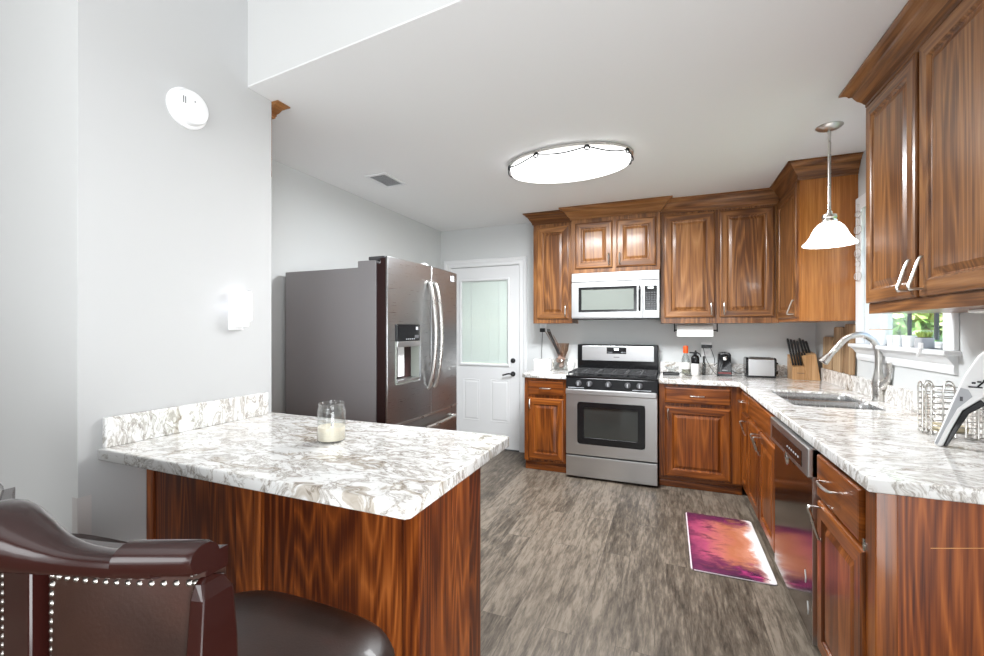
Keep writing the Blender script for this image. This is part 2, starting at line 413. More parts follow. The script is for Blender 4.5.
# ------------------------------------------------------------------ the room
ZC = 2.47; XR = 1.165; XL = -2.46; YB = 4.45; XP = -1.835
struct('floor', bx((-6.2,-4.2,-.05),(2.2,4.6,0)), 'floor')
struct('ceiling', loft(B(), [[(-2.6,1.452,z),(XP,1.452,z),(1.3,1.175,z),(1.3,4.6,z),(-2.6,4.6,z)] for z in (ZC,ZC+.0075)]), 'ceil')
struct('wall_header', loft(B(), [[(XP,1.452,z),(-6.2,1.452,z),(-6.2,1.57,z),(XP,1.56,z),(1.3,1.30,z),(1.3,1.175,z)] for z in (ZC+.008,3.4)]), 'wall_l')            # header wall above the opening
struct('ceiling', bx((-6.2,-4.2,3.4),(2.2,1.6,3.5)), 'ceil')
# back wall with the door opening
struct('wall_back', plate([-2.6,-2.33,-1.485,1.3], [0,2.03,ZC], lambda u,v: -2.33<u<-1.485 and v<2.03, lambda u,v,d: (u,d,v), YB, YB+.12), 'wall')
struct('wall_left', bx((XL-.12,1.0,0),(XL,4.6,ZC)), 'wall')
WY0, WY1, WZ0, WZ1 = 2.57, 3.455, 1.235, 2.10
struct('wall_right', plate([-4.2,WY0,WY1,4.6], [0,WZ0,WZ1,3.4], lambda u,v: WY0<u<WY1 and WZ0<v<WZ1, lambda u,v,d: (d,u,v), XR, XR+.14), 'wall')
struct('wall_partition', bx((XP-.115,.820,0),(XP,1.583,ZC-.001)), 'wall_p')
struct('wall_partition', bx((XP-.115,.820,ZC-.001),(XP,1.452,3.4)), 'wall_p')
struct('wall_living', bx((-6.2,.818,0),(XP,.8195,3.4)), 'wall_l')
struct('wall_rear', bx((-6.2,-4.3,0),(2.2,-4.2,3.4)), 'wall_l')
struct('wall_far', bx((-6.3,-4.2,0),(-6.2,.93,3.4)), 'wall_l')
# skirting along the back wall
struct('baseboard_left', bx((XL,3.2,0),(XL+.014,YB,.09)), 'white')
struct('baseboard_living', bx((-6.2,.806,0),(XP,.82,.09)), 'white')

# door
d = thing('door_1', 'x', 'door', (-2.33,YB,0)); del d['label']; del d['category']; d['kind'] = 'structure'
dx0, dx1, dy = -2.325, -1.49, YB+.0
wx0, wx1, wz0, wz1 = -2.20, -1.615, .93, 1.88
pan = [(-2.165,-1.96),(-1.83,-1.61)]; pz = (.30,.765)
us = [dx0, wx0, pan[0][0], pan[0][1], pan[1][0], pan[1][1], dx1]; us = sorted(set(us+[wx1]))
def dh(u, v): return wx0 < u < wx1 and wz0 < v < wz1
obj('door_slab', plate(us, [.008,.3,.765,wz0,wz1,2.025], dh, lambda u,v,dd: (u,dd,v), YB+.002, YB+.045), 'white', d)
for a, b in pan:
    bm = B(); Y = YB+.002
    pr = [(0,0),(.004,.004),(.010,.001),(.018,.001),(.030,.005),(.034,.0055)]
    loft(bm, [[(a+i,Y-dd-.001,pz[0]+i),(b-i,Y-dd-.001,pz[0]+i),(b-i,Y-dd-.001,pz[1]-i),(a+i,Y-dd-.001,pz[1]-i)] for i, dd in pr], cap0=False)
    obj('door_panel', bm, 'white', d)
bm = B(); 
loft(bm, [[(wx0+i,YB-dd,wz0+i),(wx1-i,YB-dd,wz0+i),(wx1-i,YB-dd,wz1-i),(wx0+i,YB-dd,wz1-i)] for i, dd in ((-.012,-.002),(-.012,.010),(-.004,.014),(.006,.014),(.014,.004),(.014,-.01))], False, False)
obj('glazing_frame', bm, 'white', d, bevel=.001)
bl = B(); n = 56; wz0_ = wz0
for k in range(n):
    z = wz0+.02+(wz1-wz0-.04)*k/(n-1)
    box(bl, (wx0+.004,YB+.018,z), (wx1-.004,YB+.022,z+.0162))
obj('blind', bl, pbr('blind_slats', srgb(238,242,239), .6), d)
bm = B()
for x in (wx0+.13, wx1-.12): box(bm, (x-.002,YB+.012,wz0+.015), (x+.002,YB+.016,wz1-.015))
obj('blind_cord', bm, 'white', d)
obj('door_glass', bx((wx0,YB+.006,wz0),(wx1,YB+.009,wz1)), glass('door_glass', (.98,1,.99,1), .1), d)
bm = B(); lathe(bm, (-1.565,YB+.002,.985), [(.027,0),(.027,-.006),(.022,-.014),(.010,-.018),(.010,-.024)], 20, axis='y'); obj('deadbolt', bm, 'blackm', d, smooth=True)
bm = B(); lathe(bm, (-1.565,YB+.002,.84), [(.028,0),(.028,-.006),(.018,-.012),(.010,-.03),(.010,-.045)], 20, axis='y')
tube(bm, bez([(-1.565,YB-.043,.84),(-1.60,YB-.048,.845),(-1.64,YB-.046,.835),(-1.672,YB-.044,.825)],4), .008, 8); obj('door_handle', bm, 'blackm', d, smooth=True)
bm = sweep([(-2.325,0),(-2.325,2.03),(-1.49,2.03),(-1.49,0)], [(-.0,0),(-.0,.012),(-.012,.017),(-.04,.014),(-.055,.022),(-.078,.024),(-.085,.014),(-.085,0)], 0)
# sweep works in xy; stand it up on the wall
for v in bm.verts: v.co = Vector((v.co.x, YB-v.co.z, v.co.y))
obj('door_casing', bm, 'white', d)
obj('threshold', bx((-2.325,YB-.01,0),(-1.49,YB+.1,.012)), 'dgrey', d)

# window
wd = thing('window_1', 'x', 'window', (XR,3.04,WZ0)); del wd['label']; del wd['category']; wd['kind'] = 'structure'
gx = XR+.095
obj('window_frame', plate([WY0,WY0+.03,WY1-.03,WY1],[WZ0,WZ0+.03,1.66,1.70,WZ1-.04,WZ1], lambda u,v: (WY0+.03<u<WY1-.03) and (WZ0+.03<v<1.66 or 1.70<v<WZ1-.04), lambda u,v,dd:(dd,u,v), gx-.02, gx+.03), 'white', wd)
for z0, z1 in ((WZ0+.04,1.66),(1.70,WZ1-.04)):
    obj('pane', bx((gx,WY0+.04,z0-.003),(gx+.004,WY1-.04,z1+.003)), glass('window_glass', (.97,1,.98,1)), wd)
mu = B()
for k in (1,2):
    y = WY0+.045+(WY1-WY0-.09)*k/3
    box(mu, (gx-.006,y-.006,WZ0+.04), (gx+.010,y+.006,WZ1-.04))
for z in (1.455, 1.88): box(mu, (gx-.005,WY0+.045,z-.006), (gx+.009,WY1-.045,z+.006))
obj('muntin', mu, 'dgrey', wd)
bm = plate([WY0-.085,WY0,WY1,WY1+.09],[WZ0,WZ1,WZ1+.085], lambda u,v: WY0<u<WY1 and v<WZ1, lambda u,v,dd:(dd,u,v), XR-.02, XR)
obj('casing', bm, 'white', wd, bevel=.004)
bm = B()
for y, s in ((WY0,1),(WY1,-1)): box(bm, (XR,y,WZ0),(gx-.02,y+s*.006,WZ1))
box(bm, (XR,WY0,WZ1-.006),(gx-.02,WY1,WZ1)); obj('jamb_liner', bm, 'white', wd)
obj('window_sill', bx((XR-.06,WY0-.10,WZ0-.022),(gx-.02,WY1+.095,WZ0)), 'white', wd, bevel=.006, seg=3)
A0, A1 = WY0-.075, WY1+.09
bm = sweep([(XR,A1),(XR,A0)], [(0,0),(.012,0),(.016,.02),(.014,.04),(.022,.05),(.032,.066),(.045,.076),(.048,.082),(0,.082)], WZ0-.104)
for v in bm.verts: pass
o_ = obj('apron', bm, 'white', wd)

# outside
struct('ground', bx((1.5,-6,-.6),(16,14,-.5)), 'ground')
def tree(x, y, h, r, label, seed):
    random.seed(seed); t = thing('tree', label, 'tree', (x,y,-.5), 'trees outside the window')
    bm = B(); lathe(bm, (x,y,-.5), [(.14,0),(.10,h*.5),(.05,h*.8)], 10); obj('trunk', bm, 'bark', t, smooth=True)
    bm = B()
    for k in range(1500):
        a = random.uniform(0, 2*PI); q = random.uniform(-1,1); rr = r*random.random()**.4
        c = Vector((x+rr*math.cos(a)*math.sqrt(1-q*q), y+rr*math.sin(a)*math.sqrt(1-q*q), h*.6-.5+q*rr*1.3)); s = .13
        u = Vector((random.gauss(0,1),random.gauss(0,1),random.gauss(0,1))).normalized(); v = u.orthogonal().normalized()
        bm.faces.new([bm.verts.new(c+u*s), bm.verts.new(c+v*s*.6), bm.verts.new(c-u*s), bm.verts.new(c-v*s*.6)])
    o = obj('crown', bm, 'foliage', t)
for k, (x, y, h, r) in enumerate(((3.0,6.8,3.4,1.0),(4.9,9.2,3.8,1.25),(3.3,12.2,4.0,1.5),(6.9,12.4,4.4,1.7),(6.6,6.8,3.6,1.2))):
    tree(x, y, h, r, 'leafy green tree seen through the kitchen window panes', k)
random.seed(3)

# ------------------------------------------------------------------ wall cabinets
def cab_door(parent, o, U, N, w, h, mats=('up','up_h'), fr=.055, hu=None, hz=None, hax=(0,0,1), L=.10, name='door', flat=False):
    dd = obj(name, door_panel(o, U, N, w, h, .02, fr, flat), None, parent, mats=mats)
    if hu is not None:
        c = Vector(o)+Vector(U)*hu+Vector((0,0,hz))+Vector(N)*.019
        pull('handle', dd, c, hax, N, L, j=1 if tuple(N) == (-1,0,0) else 0)
    return dd
XV, YV = (1,0,0), (0,1,0); NY = (0,-1,0); NX = (-1,0,0)
def wall_cab_y(label, x0, x1, yf, z0, z1, doors, crown, group):
    """cabinet on the back wall facing the room; doors = (x0,x1,z0,z1,handle side)"""
    t = thing('wall_cabinet', label, 'cabinet', ((x0+x1)/2, YB, z0), group)
    obj('body', bx((x0,yf,z0),(x1,YB-.001,z1)), None, t, mats=['up'], bevel=.0015)
    for a, b, za, zb, side in doors:
        hu = .03 if side < 0 else b-a-.03
        cab_door(t, (a,yf,za), XV, NY, b-a, zb-za, hu=hu, hz=.075)
    (path, h, dpt) = crown
    obj('crown_molding', sweep(path, crown_prof(h, dpt), ZC-.002-h), 'up_h', t)
    return t
G1 = 'oak wall cabinets'
yf = 4.15
wall_cab_y('narrow single-door oak wall cabinet left of the microwave', -1.244, -.853, yf, 1.385, ZC-.03, [(-1.205,-.885,1.43,2.33,1)],
    ([(-1.244,YB-.002),(-1.244,yf),(-.853,yf)], .105, .085), G1)
wall_cab_y('short two-door oak wall cabinet above the microwave', -.852, -.063, 4.09, 1.855, ZC-.03, [(-.812,-.472,1.895,2.325,1),(-.436,-.098,1.895,2.325,-1)],
    ([(-.852,yf-.02),(-.852,4.09),(-.063,4.09),(-.063,yf-.02)], .105, .10), G1)
t = wall_cab_y('wide two-door oak wall cabinet between microwave and corner', -.062, .838, yf, 1.38, ZC-.03, [(-.03,.372,1.43,2.335,1),(.408,.805,1.43,2.335,-1)],
    ([(-.062,yf),(.838,yf)], .115, .085), G1)
# side cabinet in the corner, door facing the room's left
ys = 3.555
t = thing('wall_cabinet', 'corner oak wall cabinet with a broad plain side behind the pendant', 'cabinet', (1.0,3.85,1.385), G1)
obj('body', bx((.84,ys,1.385),(XR-.001,YB-.001,ZC-.03)), None, t, mats=['side'], bevel=.0015)
cab_door(t, (.84,4.13,1.41), (0,-1,0), NX, .545, .94, hu=.50, hz=.075)
obj('crown_molding', sweep([(.84,yf-.085),(.84,ys),(XR-.002,ys)], crown_prof(.115,.085), ZC-.117), 'up_h', t)
# near cabinet on the right wall
xf = .862; yn = 2.505
t = thing('wall_cabinet', 'large two-door oak wall cabinet hanging at the right edge, nearest the viewer', 'cabinet', (1.0,2.0,1.40), G1)
obj('body', bx((xf,1.50,1.40),(XR-.001,yn,ZC-.03)), None, t, mats=['up'], bevel=.0015)
obj('face_rail', bx((xf-.002,1.50,1.40),(xf,yn,1.445)), 'up_h', t)
cab_door(t, (xf-.002,2.492,1.447), (0,-1,0), NX, .432, .90, hu=.402, hz=.085, L=.115)
cab_door(t, (xf-.002,2.036,1.447), (0,-1,0), NX, .50, .90, hu=.03, hz=.085, L=.115)
obj('crown_molding', sweep([(XR-.002,yn),(xf,yn),(xf,1.50)], crown_prof(.115,.09), ZC-.117), 'up_h', t) if False else None
obj('crown_molding', sweep([(XR-.002,yn),(xf,yn),(xf,1.50)][::-1], [(-o,z) for o,z in crown_prof(.115,.09)], ZC-.117), 'up_h', t)
# pantry behind the partition: only its crown shows
t = thing('pantry_cabinet', 'oak cabinet behind the pale partition, only its crown showing at the ceiling', 'cabinet', (-2.2,1.3,0))
obj('body', bx((XL+.002,1.0,0),(XP-.125,1.603,ZC-.03)), None, t, mats=['up'])
obj('face_frame', bx((XP-.125,1.585,2.1),(XP-.02,1.603,ZC-.03)), 'up', t)
obj('crown_molding', sweep([(XL+.01,1.603),(XP-.02,1.603),(XP-.02,1.586)][::-1], crown_prof(.075,.06), ZC-.077), 'up_h', t)

# ------------------------------------------------------------------ base cabinets
G2 = 'oak base cabinets'
def base_y(label, x0, x1, doors, drawers, yf=3.915, hin=True):
    t = thing('base_cabinet', label, 'cabinet', ((x0+x1)/2, YB, 0), G2)
    obj('body', bx((x0,yf,.095),(x1,YB-.003,.872)), None, t, mats=['lo'], bevel=.0015)
    obj('toe_kick', bx((x0,yf+.045,0),(x1,YB-.003,.095)), 'lo_h', t)
    obj('base_trim', bx((x0,yf+.03,0),(x1,yf+.045,.055)), 'lo_h', t, bevel=.006)
    for a, b, za, zb, hu, hz in doors:
        dd = cab_door(t, (a,yf,za), XV, NY, b-a, zb-za, mats=('lo','lo_h'))
        pull('handle', dd, (a+hu, yf-.019, za+hz), (0,0,1), NY, .085, .022, 'nickel')
    for a, b, za, zb in drawers:
        dd = cab_door(t, (a,yf,za), XV, NY, b-a, zb-za, mats=('lo','lo_h'), name='drawer', flat=True)
        pull('handle', dd, ((a+b)/2, yf-.019, (za+zb)/2), XV, NY, .10)
    return t
base_y('narrow oak base cabinet left of the range with one drawer and door', -1.262, -.858, [(-1.222,-.885,.115,.685,.022,.515)], [(-1.222,-.885,.715,.848)])
t = base_y('oak base cabinet between the range and the inside corner', -.07, .549, [(-.022,.462,.105,.685,.022,.515)], [(-.022,.462,.715,.848)])
xf = .55
def base_x(label, y0, y1, t=None):
    t = thing('base_cabinet', label, 'cabinet', (.85,(y0+y1)/2,0), G2)
    return t
def front_x(t, y1, y0, z0, z1, name='door', flat=False, h=None, fr=.055):
    dd = obj(name, door_panel((xf,y1,z0), (0,-1,0), NX, y1-y0, z1-z0, .02, fr, flat), None, t, mats=('lo','lo_h'))
    if h: pull('handle', dd, (xf-.019, h[0], h[1]), h[2], NX, h[3], j=-1 if h[2] == (0,0,1) else 0)
    return dd
t = base_x('slim oak base cabinet in the corner beside the sink base', 3.59, 3.90)
obj('body', bx((xf,3.592,.095),(XR-.003,3.914,.872)), None, t, mats=['lo']); obj('toe_kick', bx((xf+.06,3.592,0),(XR-.003,3.914,.095)), 'lo_h', t)
front_x(t, 3.86, 3.615, .115, .685, h=(3.645,.60,(0,0,1),.10)); front_x(t, 3.86, 3.615, .715, .848, 'drawer', True, h=(3.74,.782,(0,1,0),.09))
t = base_x('two-door oak sink base cabinet under the sink', 2.72, 3.59)
obj('body', plate([xf,.60,1.10,XR-.003],[2.72,2.79,3.52,3.59], lambda u,v: .60<u<1.10 and 2.79<v<3.52, lambda u,v,dd:(u,v,dd), .095, .872), None, t, mats=['lo'])
obj('floor_panel', bx((.6,2.79,.095),(1.1,3.52,.11)), 'lo_h', t)
obj('toe_kick', bx((xf+.06,2.72,0),(XR-.003,3.59,.095)), 'lo_h', t)
front_x(t, 3.575, 2.735, .715, .848, 'drawer', True)
front_x(t, 3.575, 3.165, .115, .685, h=(3.20,.60,(0,0,1),.11)); front_x(t, 3.145, 2.735, .115, .685, h=(3.11,.60,(0,0,1),.11))
t = base_x('oak end base cabinet right of the dishwasher with scratched plank side', 1.535, 2.04)
obj('body', bx((xf,1.55,.095),(XR-.003,2.03,.872)), None, t, mats=['lo']); obj('toe_kick', bx((xf+.06,1.55,0),(XR-.003,2.03,.095)), 'lo_h', t)
obj('end_panel', bx((xf-.006,1.535,0),(XR-.003,1.55,.872)), None, t, mats=['panel'], bevel=.002)
obj('corner_stile', bx((xf-.010,1.531,0),(xf+.04,1.60,.872)), None, t, mats=['lo'], bevel=.003)
front_x(t, 2.015, 1.615, .690, .848, 'drawer', True, h=(1.85,.775,(0,1,0),.115))
front_x(t, 2.015, 1.595, .105, .672, h=(1.965,.60,(0,0,1),.12))
bm = bx((xf-.008,1.597,.672),(xf-.001,1.612,.708)); lathe(bm, (xf-.008,1.605,.672), [(.006,0),(.006,.036)], 10); box(bm, (xf-.013,1.585,.684),(xf-.004,1.60,.697)); obj('hinge', bm, 'chrome', t)
scm = pbr('scratched_wood', srgb(206,150,96), .6)
for p, q in (((.66,.735),(.99,.79)),((.59,.42),(.74,.395)),((.72,.40),(.80,.40)),((.60,.34),(.69,.315))):
    bm = B(); tube(bm, [(p[0],1.5349,p[1]),((p[0]+q[0])/2,1.5348,(p[1]+q[1])/2+.004),(q[0],1.5349,q[1])], .0011, 5); obj('scratch', bm, scm, t)


# peninsula
t = thing('peninsula_cabinet', 'oak plank-clad peninsula base under the pale counter', 'cabinet', (-1.2,1.2,0))
px1 = -.632
obj('body', bx((XP+.003,1.045,0),(px1-.012,1.437,.872)), None, t, mats=['lo'])
obj('front_panel', bx((XP+.003,1.03,0),(px1-.012,1.045,.872)), None, t, mats=['panel'])
obj('side_panel', bx((px1-.012,1.05,0),(px1,1.44,.872)), None, t, mats=['panel'])
obj('corner_post', bx((px1-.055,1.022,0),(px1+.002,1.05,.872)), None, t, mats=['panel'], bevel=.003)
obj('batten', bx((-1.262,1.022,0),(-1.236,1.03,.872)), None, t, mats=['panel'], bevel=.003)
obj('batten', bx((XP+.003,1.022,0),(XP+.04,1.03,.872)), None, t, mats=['panel'], bevel=.003)

# ------------------------------------------------------------------ worktops
t = thing('countertop', 'white and taupe marbled quartz peninsula top against the pale wall', 'countertop', (-1.2,1.2,.874), 'marbled quartz worktops')
obj('slab', curve_plate([[(XP+.002,.873),(-.580,.873),(-.569,.886),(-.569,1.572),(-.59,1.586),(XP+.002,1.586)]], .874, .914, .005), 'quartz', t)
obj('backsplash', bx((XP+.001,.885,.9145),(XP+.022,1.548,1.02)), 'quartz', t, bevel=.003)
t = thing('countertop', 'long L-shaped marbled quartz worktop around the sink and corner', 'countertop', (.85,2.8,.874), 'marbled quartz worktops')
out = [(-.072,YB-.002),(-.072,3.875),(.518,3.875),(.518,1.513),(XR-.002,1.513),(XR-.002,YB-.002)]
SX0, SX1, SY0, SY1 = .64, 1.07, 2.80, 3.47
obj('slab', curve_plate([out, rrect(SX0,SX1,SY0,SY1,.05,8)], .874, .914, .005), 'quartz', t)
obj('backsplash', bx((XR-.022,1.52,.9145),(XR-.001,YB-.001,1.018)), 'quartz', t, bevel=.003)
obj('backsplash', bx((-.072,YB-.022,.9145),(XR-.023,YB-.001,1.018)), 'quartz', t, bevel=.003)
t = thing('countertop', 'short marbled quartz worktop left of the range', 'countertop', (-1.06,4.2,.874), 'marbled quartz worktops')
obj('slab', curve_plate([[(-1.27,3.875),(-.856,3.875),(-.856,YB-.002),(-1.27,YB-.002)]], .874, .914, .005), 'quartz', t)
obj('backsplash', bx((-1.27,YB-.022,.9145),(-.856,YB-.001,1.018)), 'quartz', t, bevel=.003)

# sink
t = thing('sink', 'undermounted stainless steel double-bowl sink set in the worktop', 'sink', (.85,3.16,.66))
def ring_at(r, z): return [(x,y,z) for x, y in r]
for ya, yb in ((SY0-.004,3.135),(3.165,SY1+.004)):
    bm = B(); R = []
    for ins, z, rad in ((.0045,.900,.047),(.0055,.898,.047),(.0065,.868,.047),(.010,.74,.06),(.022,.715,.055),(.05,.705,.04)):
        R.append(ring_at(rrect(SX0-.004+ins,SX1+.004-ins,ya+ins,yb-ins,rad,6), z))
    loft(bm, R, cap0=False); b_ = obj('bowl', bm, 'steel_sink', t, smooth=True)
    bm = B(); lathe(bm, (.85,(ya+yb)/2,.7055), [(.045,0),(.042,.004),(.03,.002),(.012,.003)], 24); obj('drain', bm, 'chrome', b_, smooth=True)
obj('divider', bx((SX0+.002,3.133,.855),(SX1-.002,3.167,.900)), 'steel_sink', t, bevel=.005)

# faucet
fx, fy = 1.125, 3.15
t = thing('faucet', 'brushed nickel gooseneck pull-down faucet behind the sink', 'faucet', (fx,fy,.914))
bm = B(); lathe(bm, (fx,fy,.914), [(.030,0),(.030,.006),(.026,.012),(.0265,.03),(.029,.07),(.030,.10),(.026,.135),(.019,.165),(.017,.19)], 28)
obj('base', bm, 'nickel', t, smooth=True)
pts = bez([(fx,fy,1.08),(fx-.002,fy,1.20),(fx-.025,fy-.002,1.262),(fx-.085,fy-.006,1.297),(fx-.155,fy-.012,1.275),(fx-.205,fy-.016,1.215)], 8)
bm = B(); tube(bm, pts, .017, 16); obj('spout', bm, 'nickel', t, smooth=True)
e = Vector(pts[-1]); dr = (e-Vector(pts[-2])).normalized()
bm = B(); tube(bm, [e-dr*.002, e+dr*.012, e+dr*.018, e+dr*.045, e+dr*.085, e+dr*.105, e+dr*.108], .02, 18, rads=[.0165,.0175,.0155,.017,.024,.026,.020]); s_ = obj('spray_head', bm, 'nickel', t, smooth=True)
bm = B(); tube(bm, bez([(fx+.012,fy-.02,1.00),(fx+.02,fy-.055,1.04),(fx+.022,fy-.072,1.075),(fx+.022,fy-.075,1.12),(fx+.022,fy-.078,1.145)],5), .01, 12, rads=[.024,.024,.023,.022,.02,.018,.015,.012,.010,.009,.0085,.0085,.009,.010,.011,.0125,.0135,.014,.0145,.0145,.012]); obj('handle', bm, 'nickel', t, smooth=True)

# ------------------------------------------------------------------ range
t = thing('range', 'stainless steel gas range with black cooktop between the base cabinets', 'stove', (-.465,4.15,0))
rx0, rx1, ry = -.852, -.076, 3.878
obj('body', bx((rx0+.004,ry,.02),(rx1-.004,YB-.012,.895)), 'blackm', t)
R0, R1 = rx0+.004, rx1-.004
dz0, dz1 = .215, .775
od = obj('oven_door', plate([R0,-.745,-.18,R1],[dz0,.315,.682,dz1], lambda u,v: -.745<u<-.18 and .315<v<.682, lambda u,v,dd:(u,dd,v), ry-.034, ry-.002), 'steel', t, bevel=.004)
win = curve_plate([rrect(-.748,-.177,.312,.685,.03), rrect(-.69,-.236,.372,.640,.012)], 0, .012, .002)
for v in win.verts: v.co = Vector((v.co.x, ry-.025-v.co.z, v.co.y))
obj('window_frame', win, 'black', od)
obj('window_glass', bx((-.70,ry-.024,.36),(-.226,ry-.020,.655)), pbr('oven_glass', (.03,.032,.03,1), .05, 0, .8), od)
bm = bx((R0+.004,ry-.075,.752),(R1-.004,ry-.052,.800))
o_ = obj('handle', bm, 'steel', od, bevel=.008, seg=3)
for x in (R0+.03, R1-.03): obj('handle_bracket', bx((x-.012,ry-.055,.762),(x+.012,ry-.03,.790)), 'dgrey', od)
obj('lower_drawer', bx((R0,ry-.034,.022),(R1,ry-.002,.203)), 'steel', t, bevel=.004)
# sloping control fascia
bm = B(); loft(bm, [[(R0,ry-.040,.802),(R0,ry-.022,.893),(R0,ry+.02,.893),(R0,ry+.02,.802)],[(R1,ry-.040,.802),(R1,ry-.022,.893),(R1,ry+.02,.893),(R1,ry+.02,.802)]])
fp = obj('control_panel', bm, 'black', t, bevel=.002)
for kx in (-.735,-.640,-.478,-.318,-.222):
    bm = B(); lathe(bm, (kx,ry-.035,.848), [(.026,.004),(.026,-.004),(.022,-.008),(.021,-.026),(.018,-.03)], 20, axis='y'); k_ = obj('knob', bm, 'dgrey', fp, smooth=True)
    obj('pointer', bx((kx-.004,ry-.070,.832),(kx+.004,ry-.062,.864)), 'grey_p', k_, bevel=.001)
obj('vent_slot', bx((R0+.02,ry-.0395,.808),(R0+.16,ry-.042,.8135)), 'grey_p', fp); obj('vent_slot', bx((R1-.20,ry-.0395,.808),(R1-.05,ry-.042,.8135)), 'grey_p', fp)
obj('cooktop', bx((rx0,ry-.026,.896),(rx1,YB-.09,.916)), 'black', t, bevel=.006, seg=3)
gw = (rx1-rx0-.03)/3
for k in range(3):
    x0 = rx0+.015+gw*k+.003; x1 = x0+gw-.006; y0, y1 = ry-.005, YB-.10; z = .943
    bm = B()
    for y in (y0,(y0+y1)/2,y1): box(bm, (x0,y-.007,z-.010),(x1,y+.007,z))
    for x in (x0+.004,(x0+x1)/2,x1-.004): box(bm, (x-.006,y0,z-.010),(x+.006,y1,z))
    for yy in (y0+(y1-y0)*.25, y0+(y1-y0)*.75):
        box(bm, (x0,yy-.005,z-.008),(x1,yy+.005,z))
        for sx in (x0+.004, x1-.004):
            for dyy in (-.12,.12): box(bm, (sx-.005,yy+dyy-.005,.917),(sx+.005,yy+dyy+.005,z))
    obj('grate', bm, 'grate', t, bevel=.0015)
for bx_, by_, r in ((-.715,4.03,.045),(-.715,4.24,.04),(-.465,4.13,.05),(-.215,4.03,.045),(-.215,4.24,.035)):
    bm = B(); lathe(bm, (bx_,by_,.916), [(r,0),(r,.008),(r*.8,.010),(r*.8,.016),(r*.5,.018)], 24); obj('burner', bm, 'grate', t, smooth=True)
yg = YB-.085
obj('backguard', bx((rx0+.006,yg,.905),(rx1-.006,YB-.012,1.178)), 'black', t, bevel=.01, seg=3)
bgp = obj('backguard_panel', bx((-.800,yg-.006,1.018),(-.122,yg,1.163)), 'steel', t, bevel=.003)
obj('display', bx((-.558,yg-.009,1.088),(-.374,yg-.006,1.15)), 'black', bgp)
obj('display_readout', bx((-.487,yg-.011,1.122),(-.445,yg-.009,1.142)), 'led', bgp)
for k in range(8):
    x = -.548+.012*(k % 4)+(.125 if k > 3 else 0); obj('button', bx((x,yg-.0105,1.10),(x+.007,yg-.009,1.106)), 'grey_p', bgp)
obj('badge', bx((-.492,yg-.0075,1.052),(-.438,yg-.006,1.058)), 'dgrey', bgp)
obj('foot', bx((rx0+.05,ry+.05,0),(rx0+.09,ry+.09,.02)), 'blackm', t); obj('foot', bx((rx1-.09,ry+.05,0),(rx1-.05,ry+.09,.02)), 'blackm', t)

# ------------------------------------------------------------------ microwave
my = 4.075
t = thing('microwave', 'stainless over-the-range microwave under the short wall cabinet', 'microwave', (-.455,4.2,1.43))
obj('body', bx((-.846,my+.02,1.43),(-.070,YB-.003,1.853)), 'steel', t)
obj('vent_grille', bx((-.846,my,1.770),(-.070,my+.02,1.853)), 'steel', t, bevel=.004)
dr_ = obj('door', plate([-.846,-.775,-.262,-.208],[1.436,1.492,1.715,1.765], lambda u,v: -.775<u<-.262 and 1.492<v<1.715, lambda u,v,dd:(u,dd,v), my-.004, my+.019), 'steel', t, bevel=.003)
obj('window_frame', plate([-.779,-.752,-.285,-.258],[1.488,1.508,1.698,1.719], lambda u,v: -.752<u<-.285 and 1.508<v<1.698, lambda u,v,dd:(u,dd,v), my-.007, my+.01), 'black', dr_)
obj('window_glass', bx((-.752,my,1.508),(-.285,my+.004,1.698)), pbr('microwave_window', (.20,.22,.20,1), .3, 0, .3), dr_)
bm = B(); tube(bm, bez([(-.235,my-.004,1.495),(-.235,my-.032,1.52),(-.235,my-.036,1.60),(-.235,my-.032,1.69),(-.235,my-.004,1.715)],5), .009, 10); obj('handle', bm, 'black', dr_, smooth=True)
cp = obj('control_panel', bx((-.205,my-.002,1.436),(-.070,my+.019,1.765)), 'steel', t, bevel=.003)
obj('keypad', bx((-.192,my-.004,1.497),(-.090,my-.002,1.714)), 'black', cp)
obj('display_readout', bx((-.165,my-.0055,1.690),(-.118,my-.004,1.703)), 'led', cp)
for r in range(8):
    for c in range(4): obj('button', bx((-.183+.022*c,my-.0055,1.508+.020*r),(-.168+.022*c,my-.004,1.519+.020*r)), 'dgrey', cp)
obj('underside', bx((-.842,my+.03,1.422),(-.074,YB-.02,1.43)), 'blackm', t)

# ------------------------------------------------------------------ dishwasher
t = thing('dishwasher', 'dark stainless dishwasher built in under the long worktop', 'dishwasher', (.85,2.37,0))
obj('body', bx((xf+.01,2.055,.10),(XR-.01,2.705,.862)), 'blackm', t)
dd = obj('door', bx((xf-.022,2.052,.09),(xf+.01,2.708,.735)), 'steel_dw', t, bevel=.004)
obj('edge_strip', bx((xf-.024,2.046,.09),(xf+.01,2.0515,.862)), 'steel', t)
cp = obj('control_panel', bx((xf-.042,2.046,.742),(xf+.01,2.712,.862)), 'steel', t, bevel=.007, seg=3)
obj('control_inset', bx((xf-.0435,2.12,.765),(xf-.042,2.66,.828)), 'black', cp)
for k in range(6): obj('button', bx((xf-.045,2.16+.035*k,.79),(xf-.0435,2.175+.035*k,.797)), 'grey_p', cp)
bm = B(); lathe(bm, (xf-.036,2.39,.735), [(.038,0),(.034,-.004),(.02,-.008),(.004,-.010)], 20, axis='x'); obj('badge', bm, 'chrome', dd, smooth=True)
obj('toe_kick', bx((xf+.03,2.052,0),(XR-.01,2.708,.10)), 'blackm', t)
bm = B()
for y, z in ((2.155,.33),(2.12,.22)): tube(bm, [(xf-.0225,y,z),(xf-.0225,y-.01,z-.03),(xf-.0225,y-.006,z-.05)], .0022, 5)
obj('sticker_residue', bm, 'white', dd)

